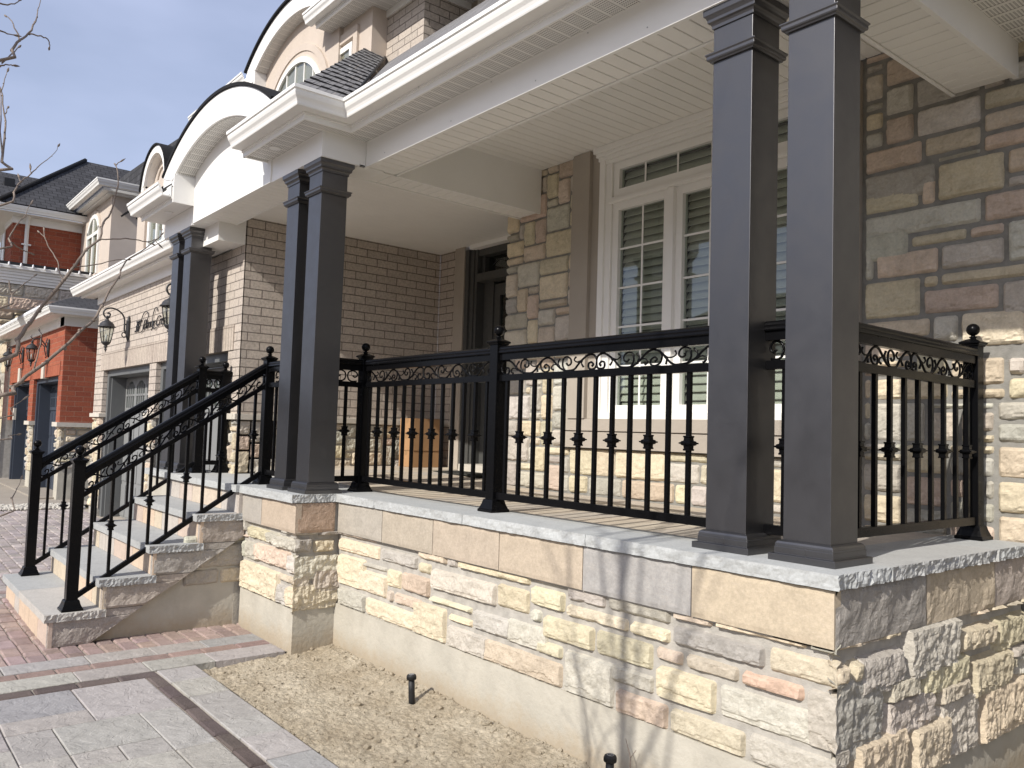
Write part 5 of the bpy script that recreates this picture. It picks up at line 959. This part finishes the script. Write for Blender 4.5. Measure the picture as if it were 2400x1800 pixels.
def pave(b, x0, x1, y0, y1, col, g=0.004, bev=0.006, th=0.06, wob=0.0):
    x0 += g; x1 -= g; y0 += g; y1 -= g; rj = lambda: rnd.uniform(-wob, wob); zt = gz((x0 + x1) / 2) + rnd.uniform(-0.0015, 0.0015)
    o = [(x0 + rj(), y0 + rj()), (x1 + rj(), y0 + rj()), (x1 + rj(), y1 + rj()), (x0 + rj(), y1 + rj())]; cx = (x0 + x1) / 2; cy = (y0 + y1) / 2
    i_ = [(px + (bev if px < cx else -bev), py + (bev if py < cy else -bev)) for px, py in o]
    vs = [(px, py, zt - th) for px, py in o] + [(px, py, zt - bev * 0.8) for px, py in o] + [(px, py, zt) for px, py in i_]
    b.add(vs, [(0, 1, 5, 4), (1, 2, 6, 5), (2, 3, 7, 6), (3, 0, 4, 7), (4, 5, 9, 8), (5, 6, 10, 9), (6, 7, 11, 10), (7, 4, 8, 11), (8, 9, 10, 11)], 0, col)
def vary(c, a=0.1):
    k = rnd.uniform(1 - a, 1 + a); return (c[0] * k, c[1] * k * rnd.uniform(0.98, 1.02), c[2] * k * rnd.uniform(0.96, 1.04))
GREY = [(0.345, 0.33, 0.305), (0.375, 0.355, 0.325), (0.32, 0.315, 0.31), (0.36, 0.335, 0.305)]
# grey slabs of the walk (mixed sizes on a 0.23 m module)
S1 = MB(); cw = 0.215; ncx = 30; ncy = 26; occ = {}
for j in range(ncy):
    for i in range(ncx):
        if (i, j) in occ: continue
        w, h = rnd.choice(((2, 1), (2, 2), (3, 2), (2, 1), (3, 1), (1, 1), (2, 2)))
        while w > 1 and any((i + q, j) in occ for q in range(w)): w -= 1
        w = min(w, ncx - i); h = min(h, ncy - j)
        for q in range(w):
            for r in range(h): occ[(i + q, j + r)] = 1
        x0 = -3.955 + i * cw; y1 = -1.292 - j * cw
        pave(S1, x0, x0 + w * cw, y1 - h * cw, y1, vary(rnd.choice(GREY), 0.07), 0.0035, 0.005, wob=0.002)
# border slabs along the bed and the bands
x = -4.07
while x < 2.4:
    w = rnd.choice((0.42, 0.34, 0.5, 0.30)); pave(S1, x, x + w, -1.195, -0.945, vary(rnd.choice(GREY), 0.06), 0.003, 0.005, 0.07, 0.002); x += w
for (bx0, bx1) in ((-4.69, -4.465), (-4.33, -4.085)):
    y = -0.30 if bx0 < -4.4 else -0.30
    while y > -7: 
        w = rnd.choice((0.36, 0.42, 0.5)); pave(S1, bx0, bx1, y - w, y, vary(rnd.choice(GREY), 0.06), 0.003, 0.005, 0.07, 0.002); y -= w
S1.build('path', 'slate', None, 'structure')
S2 = MB(); DK = (0.125, 0.10, 0.092); RD = (0.30, 0.215, 0.185)
y = -0.30
while y > -7:
    w = rnd.uniform(0.2, 0.27); pave(S2, -4.462, -4.333, y - w, y, vary(RD, 0.12), 0.004, 0.008, 0.06, 0.003); y -= w
y = -1.20
while y > -7: w = 0.235; pave(S2, -4.08, -3.962, y - w, y, vary(DK, 0.15), 0.005, 0.009, 0.06, 0.003); y -= w
x = -3.96
while x < 2.4: w = 0.243; pave(S2, x, x + w, -1.288, -1.198, vary(DK, 0.15), 0.005, 0.009, 0.06, 0.003); x += w
# brown brick pavers round the steps, purple-grey beyond
PK = [(0.34, 0.255, 0.225), (0.30, 0.225, 0.20), (0.37, 0.28, 0.245), (0.33, 0.25, 0.235)]; PG = [(0.36, 0.315, 0.30), (0.32, 0.285, 0.275), (0.39, 0.345, 0.325)]
bw = 0.118; y = 0.30; row = 0
while y > -6.5:
    hgt = bw; x = -4.692; k = 0
    while x > -13.0:
        w = rnd.choice((bw, bw * 1.5, bw * 2)); x0 = x - w
        if not (x0 > -6.85 and x < -5.05 and y < 0 and y - hgt > -1.6) and not (x0 < -6.2 and y > 0.2) and not (x0 > -5.05 and y > -0.28) and not (-7.75 < x0 < -6.8 and y > -0.25):
            far = min(1, max(0, (-x - 6.6) / 1.2)); pal = PG if rnd.random() < far else PK
            pave(S2, x0, x, y - hgt, y, vary(rnd.choice(pal), 0.14), 0.005, 0.009, 0.05, 0.004)
        x = x0
    y -= hgt; row += 1
S2.build('path', 'paver', None, 'structure')
# neighbour's drive and the gravel strip between
b = MB(); b.add([(-14.0, -9, -0.955), (-14.0, 0.6, -0.955), (-30, 0.6, -0.93), (-30, -9, -0.93)], [(3, 2, 1, 0)]); b.box(-15.2, -22, -0.1, 0.5, -1.0, -0.925); b.build('driveway', 'asphalt', None, 'structure')
b = MB(); rg = random.Random(5)
ico = bmesh.new(); bmesh.ops.create_icosphere(ico, subdivisions=1, radius=1); IV = [v.co.copy() for v in ico.verts]; IF = [tuple(v.index for v in f.verts) for f in ico.faces]; ico.free()
def pebble(b, x, y, z, r, col=(1, 1, 1), flat=0.7):
    s = [r * rg.uniform(0.7, 1.3) for _ in range(3)]; b.add([(x + v.x * s[0] * rg.uniform(.85, 1.1), y + v.y * s[1] * rg.uniform(.85, 1.1), z + v.z * s[2] * flat) for v in IV], IF, 0, col)
for k in range(2600):
    x = rg.uniform(-13.75, -13.02); y = rg.uniform(-3.2, 0.25); pebble(b, x, y, -0.925 + rg.uniform(0, 0.02), rg.uniform(0.018, 0.038))
b.build('gravel', 'gravel', None, 'stuff')
# dry soil in the planting bed
b = MB(); x0, x1, y0, y1 = -4.085, 0.9, -0.952, 0.10; rs = 0.0115; nx = int((x1 - x0) / rs); ny = int((y1 - y0) / rs)
def sz(x, y):
    p = Vector((x, y, 0)); h = G - 0.052 + 0.045 * max(0, (y + 0.9)) + 0.018 * math.exp(-((y - 0.02) / 0.12) ** 2)
    h += 0.020 * noise.noise(p * 2.2) + 0.014 * noise.noise(p * 7) + 0.009 * fbm(p, 22, 3)
    n = fbm(p + Vector((9, 3, 0)), 34, 3); h += 0.011 * max(0, n) ** 1.2
    cr_ = abs(noise.noise(p * 9 + Vector((2, 5, 1)))); h -= 0.007 * max(0, 1 - cr_ / 0.035)
    return h
vs = [(x0 + (x1 - x0) * i / nx, y0 + (y1 - y0) * j / ny, sz(x0 + (x1 - x0) * i / nx, y0 + (y1 - y0) * j / ny)) for j in range(ny + 1) for i in range(nx + 1)]
b.add(vs, [(j * (nx + 1) + i, j * (nx + 1) + i + 1, (j + 1) * (nx + 1) + i + 1, (j + 1) * (nx + 1) + i) for j in range(ny) for i in range(nx)])
for k in range(1500):
    x = rg.uniform(x0 + .02, 0.3); y = rg.uniform(y0 + .03, 0.04) if k % 3 else rg.choice((rg.uniform(-0.03, 0.045), rg.uniform(-0.9, -0.7))); r = rg.choice((0.003, 0.004, 0.006, 0.008, 0.011)) * rg.uniform(0.7, 1.3); pebble(b, x, y, sz(x, y) + r * 0.2, r)
for k in range(90):
    x = rg.uniform(x0 + .03, 0.3); y = rg.choice((rg.uniform(y0 + .04, -0.05), rg.uniform(-0.06, 0.03))); r = rg.uniform(0.010, 0.024); o_ = len(b.v); pebble(b, x, y, sz(x, y) + r * 0.1, r)
    for i in range(o_, len(b.v)): v = Vector(b.v[i]); b.v[i] = tuple(v + (v - Vector((x, y, v.z))) * 0.5 * noise.noise(v * 60) + Vector((0, 0, r * 0.5 * noise.noise(v * 80))))
b.build('soil', 'soil', None, 'stuff')
# ------------------------------------------------------------------ SMALL THINGS
def sprinkler(x, y, z0, z1, label, tilt):
    t = thing('sprinkler', label, 'sprinkler', (x, y, z0), 'pop-up sprinkler heads in the planting bed')
    b = MB(); prof = [(0.019, -0.05), (0.019, 0.0), (0.020, 0.01), (0.019, 0.03), (0.0195, 0.05), (0.019, z1 - z0 - 0.03)]
    b.lathe(prof, (x, y, z0), 20); b.build('body', 'rubber', t)
    b = MB(); zt = z1 - z0; b.lathe([(0.020, zt - 0.032), (0.0285, zt - 0.029), (0.0285, zt - 0.008), (0.027, zt - 0.003), (0.022, zt), (0.0001, zt)], (x, y, z0), 24)
    for k in range(22): a = k * math.tau / 22; b.box(x + 0.0285 * math.cos(a) - 0.0012, x + 0.0285 * math.cos(a) + 0.0012, y + 0.0285 * math.sin(a) - 0.0012, y + 0.0285 * math.sin(a) + 0.0012, z0 + zt - 0.027, z0 + zt - 0.01)
    cp = b.build('cap', 'rubber', t)
    b = MB(); b.tube([(x + 0.0145 * math.cos(a * math.tau / 20), y + 0.0145 * math.sin(a * math.tau / 20), z1 + 0.0005) for a in range(21)], 0.0012, 5); b.tube([(x - 0.004, y - 0.005, z1 + 0.0006), (x + 0.004, y - 0.005, z1 + 0.0006), (x, y + 0.004, z1 + 0.0006), (x + 0.005, y + 0.006, z1 + 0.0006)], 0.0012, 5); b.build('marking', 'greylabel', cp)
    t.rotation_euler = (tilt, -tilt * 0.6, 0)
    return t
sprinkler(-2.67, -0.12, -1.13, -0.985, 'black pop-up sprinkler head standing far down the bed, near its middle', 0.04)
sprinkler(-1.04, -0.11, -1.12, -0.95, 'black pop-up sprinkler head nearest the viewer, beside a dry twig', -0.03)
t = thing('dry_twig', 'thin dead twig leaning on the wall behind the nearest sprinkler', 'twig', (-0.98, -0.03, -1.1)); b = MB()
b.tube([(-0.955, -0.06, -1.12), (-0.985, -0.03, -1.05), (-1.01, 0.0, -0.98), (-1.06, 0.02, -0.91)], [0.004, 0.0035, 0.003, 0.0015], 5); b.tube([(-1.01, 0.0, -0.98), (-0.99, 0.015, -0.94)], 0.0015, 4); b.build('stem', 'bark', t)
# boxes by the door
for k, (z0, z1, dx, lb) in enumerate(((0.078, 0.262, 0, 'brown cardboard box at the bottom of the stack by the front door'), (0.264, 0.448, 0.006, 'brown cardboard box in the middle of the stack of three'), (0.450, 0.628, -0.004, 'brown cardboard box on top of the stack beside the front door'))):
    t = thing('cardboard_box', lb, 'box', (-6.4, 2.3, z0), 'cardboard boxes stacked by the door')
    a0, a1, c0, c1_ = -6.50 + dx, -6.20 + dx, 2.08 - dx, 2.46 - dx
    b = MB(); b.box(a0, a1, c0, c1_, z0, z1 - 0.003); b.build('carton', 'cardboard', t, bevel=0.003)
    b = MB(); b.box(a0 + 0.002, (a0 + a1) / 2 - 0.001, c0 + 0.002, c1_ - 0.002, z1 - 0.003, z1 - 0.001); b.box((a0 + a1) / 2 + 0.001, a1 - 0.002, c0 + 0.002, c1_ - 0.002, z1 - 0.003, z1 - 0.001); b.build('flap', 'cardboard', t)
    b = MB(); xm = (a0 + a1) / 2; b.box(xm - 0.024, xm + 0.024, c0 - 0.0006, c1_ + 0.0006, z1 - 0.001, z1 - 0.0004); b.box(xm - 0.024, xm + 0.024, c0 - 0.0008, c0 - 0.0002, z1 - 0.05, z1 - 0.001); b.build('tape', 'tape', t)
t = thing('doormat', 'dark doormat lying before the front door sill', 'doormat', (-5.3, 2.2, 0.05)); b = MB(); b.box(-5.72, -4.95, 2.02, 2.34, 0.052, 0.07); b.build('pile', 'mat', t, bevel=0.004)
# lanterns
def lantern(x, y, zc, label, grp, style=0):
    t = thing('wall_lantern', label, 'lantern', (x, y, zc), grp); yb = y - 0.30
    b = MB(); b.lathe([(0.002, -0.18), (0.014, -0.165), (0.022, -0.13), (0.032, -0.10), (0.034, 0.0), (0.032, 0.10), (0.036, 0.115), (0.022, 0.125), (0.016, 0.145), (0.018, 0.16), (0.002, 0.19)], (x, y - 0.02, zc), 16); b.build('back_plate', 'iron', t)
    b = MB()
    if style == 0:
        arc = [(0.30 - 0.30 * math.cos(0) , 0)]; pts = []
        pts = [(0.03, -0.11), (0.075, -0.13), (0.10, -0.095), (0.085, -0.055), (0.06, -0.07)]; b.tube([(x, y - p[0], zc + p[1]) for p in smooth_line(pts, 4)], 0.007, 7)
        pts = [(0.035, -0.09), (0.07, -0.03), (0.072, 0.05), (0.080, 0.14), (0.12, 0.21), (0.19, 0.255), (0.27, 0.265), (0.335, 0.235), (0.352, 0.18), (0.325, 0.135), (0.28, 0.14), (0.265, 0.175), (0.285, 0.195), (0.30, 0.18)]
        b.tube([(x, y - p[0], zc + p[1]) for p in smooth_line(pts, 4)], 0.0115, 8); b.tube([(x, y - 0.02, zc + 0.05), (x, y - 0.085, zc + 0.06)], 0.007, 6); zt = zc + 0.13
    else:
        pts = [(0.03, -0.02), (0.08, 0.06), (0.15, 0.15), (0.22, 0.17), (0.28, 0.15), (0.30, 0.10)]; b.tube([(x, y - p[0], zc + p[1]) for p in smooth_line(pts, 4)], 0.012, 8)
        b.tube([(x, y - p[0], zc + p[1]) for p in smooth_line([(0.05, 0.19), (0.07, 0.1), (0.09, 0.0), (0.07, -0.1), (0.05, -0.17), (0.07, -0.19)], 4)], 0.010, 7); b.tube([(x, y - p[0], zc + p[1]) for p in smooth_line([(0.09, 0.02), (0.13, 0.06), (0.17, 0.08), (0.19, 0.06)], 4)], 0.009, 7)
        b.tube([(x, y - p[0], zc + p[1]) for p in smooth_line([(0.28, 0.15), (0.33, 0.19), (0.31, 0.22)], 4)], 0.008, 6); zt = zc + 0.10
    b.build('scroll_arm', 'iron', t)
    b = MB(); b.lathe([(0.010, 0.025), (0.014, 0.012), (0.034, 0.004), (0.036, -0.004), (0.018, -0.012), (0.022, -0.03), (0.034, -0.045), (0.062, -0.062), (0.088, -0.088), (0.098, -0.115), (0.118, -0.128), (0.120, -0.134), (0.100, -0.140), (0.085, -0.146)], (x, yb, zt), 18); b.build('lamp_roof', 'iron', t)
    b = MB(); zb = zt - 0.345
    for k in range(6):
        a = k * math.tau / 6 + 0.3; b.tube([(x + 0.088 * math.cos(a), yb + 0.088 * math.sin(a), zt - 0.14), (x + 0.080 * math.cos(a), yb + 0.080 * math.sin(a), zt - 0.22), (x + 0.056 * math.cos(a), yb + 0.056 * math.sin(a), zb)], 0.006, 5)
    b.lathe([(0.058, 0.004), (0.062, -0.002), (0.058, -0.012), (0.046, -0.03), (0.022, -0.048), (0.018, -0.056), (0.028, -0.062), (0.026, -0.070), (0.012, -0.080), (0.015, -0.098), (0.018, -0.106), (0.010, -0.118), (0.002, -0.145)], (x, yb, zb), 18); b.build('cage', 'iron', t)
    b = MB(); b.lathe([(0.085, zt - 0.142 - zb), (0.077, zt - 0.22 - zb), (0.053, 0.0)], (x, yb, zb), 18); b.build('glass_shade', 'glass', t)
    b = MB(); b.lathe([(0.012, 0.0), (0.012, 0.09), (0.002, 0.11)], (x, yb, zb + 0.005), 10); b.build('bulb', 'bulb', t)
    return t
lantern(-10.78, 0.2, 1.80, 'black scrolled lantern left of the script house number, above the first garage door', 'black lanterns on the buff brick garage')
lantern(-7.93, 0.2, 1.80, 'black scrolled lantern right of the script house number, half hidden by the farthest columns', 'black lanterns on the buff brick garage')
lantern(-16.35, 0.17, 1.86, 'black lantern nearer the corner of the red brick garage', 'black lanterns on the red brick garage', 1)
lantern(-19.2, 0.17, 1.88, 'black lantern farther left on the red brick garage, over its second door', 'black lanterns on the red brick garage', 1)
# script house number
t = thing('house_number_sign', 'black script house number and street name on the garage brick', 'sign', (-9.8, 0.18, 1.78))
def script(txt, x, z, size, w):
    cu = bpy.data.curves.new('lettering', 'FONT'); cu.body = txt; cu.size = size; cu.shear = 0.55; cu.extrude = 0.006; cu.offset = -0.0035; cu.space_character = 0.88
    ob = bpy.data.objects.new('lettering', cu); C.objects.link(ob); bpy.context.view_layer.update()
    me = bpy.data.meshes.new_from_object(ob.evaluated_get(bpy.context.evaluated_depsgraph_get())); bpy.data.objects.remove(ob)
    xsv = [v.co.x for v in me.vertices]; k = w / (max(xsv) - min(xsv)); mn = min(xsv); b = MB()
    b.add([(x + (v.co.x - mn) * k, 0.186 - v.co.z, z + v.co.y * 1.15) for v in me.vertices], [tuple(p.vertices) for p in me.polygons]); return b
script('387', -10.46, 1.72, 0.20, 0.32).build('number', 'iron', t); b = script('Danny Cres', -10.08, 1.73, 0.17, 1.0)
b.tube([(x_, 0.182, z_) for x_, z_ in smooth_line([(-10.16, 1.86), (-10.05, 1.95), (-9.9, 1.96), (-9.84, 1.88), (-9.95, 1.80), (-10.08, 1.72), (-10.2, 1.70)], 4)], 0.006, 5)
b.tube([(x_, 0.182, z_) for x_, z_ in smooth_line([(-9.42, 1.92), (-9.5, 1.98), (-9.6, 1.92), (-9.62, 1.8), (-9.55, 1.70), (-9.45, 1.72)], 4)], 0.006, 5)
b.build('street_name', 'iron', t)
# light strings clipped along the neighbour's gutters
def lights(label, P0_, P1_, n):
    t = thing('string_lights', label, 'string lights', P0_); a = Vector(P0_); c = Vector(P1_); b = MB(); b.tube([a.lerp(c, i / 40) + Vector((0, 0, 0.008 * math.sin(i * 2.1))) for i in range(41)], 0.006, 4); b.build('wire', 'white', t); b = MB()
    for i in range(n): p = a.lerp(c, (i + .5) / n); b.lathe([(0.012, 0.0), (0.016, 0.015), (0.020, 0.04), (0.013, 0.07), (0.002, 0.085)], (p.x, p.y, p.z - 0.01), 8)
    b.build('bulbs', 'bulb', t, 'stuff')
lights('clear string lights standing along the front gutter of the red garage', (-14.86, -0.20, 2.49), (-21.5, -0.20, 2.49), 46)
lights('clear string lights clipped to the gutter above the grey siding', (-16.82, -0.85, 3.45), (-16.82, 1.0, 3.45), 9)
# bare tree: stands left of the viewer; its twigs reach into view and its limbs shade the wall
tree = thing('bare_tree', 'leafless young tree whose pale budded twigs reach in from the left edge', 'tree', (-0.22, -4.55, G - 0.1))
rg = random.Random(21); b = MB(); b.tube([(-0.22, -4.55, G - 0.12), (-0.23, -4.55, -0.5), (-0.20, -4.56, 0.4), (-0.22, -4.53, 1.3), (-0.18, -4.55, 2.2), (-0.2, -4.52, 3.2), (-0.15, -4.5, 4.4), (-0.16, -4.5, 5.6), (-0.1, -4.48, 6.8)], [0.055, 0.045, 0.04, 0.036, 0.032, 0.027, 0.02, 0.013, 0.005], 9)
b.build('trunk', 'bark', tree)
b = MB()
def limb(z0, dx, dy, dz, r, n=7):
    pts = [Vector((-0.2, -4.54, z0))]; d = Vector((dx, dy, 0.4 * dz)); cur = pts[0]
    for i in range(n): d = Vector((d.x * 0.9 + rg.uniform(-.03, .03), d.y * 0.9 + rg.uniform(-.03, .03), d.z + dz * 0.12)); cur = cur + d * (1.0 / n) * 1.6; pts.append(cur)
    b.tube(pts, [r * (1 - 0.85 * i / n) for i in range(n + 1)], 6)
    for k in range(6):
        i = rg.randint(2, n - 1); q = pts[i]; e = Vector((rg.uniform(-.35, .35), rg.uniform(-.3, .3), rg.uniform(.35, .8))); b.tube([q, q + e * 0.5 + Vector((rg.uniform(-.04, .04), 0, 0)), q + e], [r * 0.35, r * 0.25, r * 0.1], 5)
for z0, dx, dy, dz, r in ((1.3, 0.35, 0.1, 1.5, 0.020), (1.7, -0.45, 0.05, 1.6, 0.018), (2.3, 0.55, -0.1, 1.5, 0.017), (2.7, -0.3, 0.2, 1.7, 0.016), (3.2, 0.25, 0.1, 1.6, 0.014), (3.7, -0.5, -0.1, 1.3, 0.012), (2.0, 0.15, 0.2, 1.9, 0.018)): limb(z0, dx, dy, dz, r)
MAIN = {'A': 0.0056, 'B': 0.0050, 'Cc': 0.0036, 'D': 0.0034, 'E': 0.0026, 'F': 0.0025, 'Gg': 0.0025, 'H': 0.002, 'I': 0.002, 'J': 0.002}
ROOT = {'A': 0.2, 'B': 0.05, 'Cc': 0.9, 'D': 0.7, 'E': 0.6, 'F': 0.45, 'Gg': 0.35, 'H': -0.1, 'I': 0.15, 'J': 0.1}
bd = b
for k, pts in BR.items():
    P = [Vector(p) for p in pts]; n = len(P)
    if k in MAIN:
        r = MAIN[k]; s0 = Vector((-0.21, -4.54, ROOT[k])); ex = P[0] - Vector(R0[0]) * 0.35 + (P[0] - P[1]) * 0.8; pre = [s0, s0.lerp(ex, 0.45) + Vector((-0.05, 0.0, 0.03)), ex]; full = pre + P; m_ = len(full)
        rr = [r * 1.7, r * 1.5, r * 1.2] + [r * (1 - 0.78 * (i / (n - 1)) ** 0.9) for i in range(n)]
    else: full = P; r = 0.0019 if len(P) > 2 else 0.0014; rr = [r * (1 - 0.45 * i / (n - 1)) for i in range(n)]
    sm = smooth_line([tuple(p) for p in full], 3); rs_ = []
    for i in range(len(sm)): f = i / 3; a = min(int(f), len(rr) - 2); rs_.append(rr[a] + (rr[a + 1] - rr[a]) * (f - a))
    sm = [(p[0] + rg.uniform(-.0015, .0015), p[1] + rg.uniform(-.0015, .0015), p[2] + rg.uniform(-.0015, .0015)) for p in sm]
    b.tube(sm, rs_, 7)
    tip = P[-1]; dr_ = (P[-1] - P[-2]).normalized(); bd.tube([tip - dr_ * 0.004, tip + dr_ * 0.004, tip + dr_ * 0.010, tip + dr_ * 0.018, tip + dr_ * 0.026], [0.0010, 0.0024, 0.0028, 0.0018, 0.0003], 6)
    if k in MAIN:
        for i in range(1, n - 1):
            side = Vector((rg.uniform(-1, 1), rg.uniform(-1, 1), rg.uniform(-1, 1))).normalized(); rloc = rr[3 + i] if k in MAIN else r
            bd.sphere(tuple(P[i] + side * rloc * 0.6), rloc * 1.25, 8)
b.build('branches', 'bark', tree)
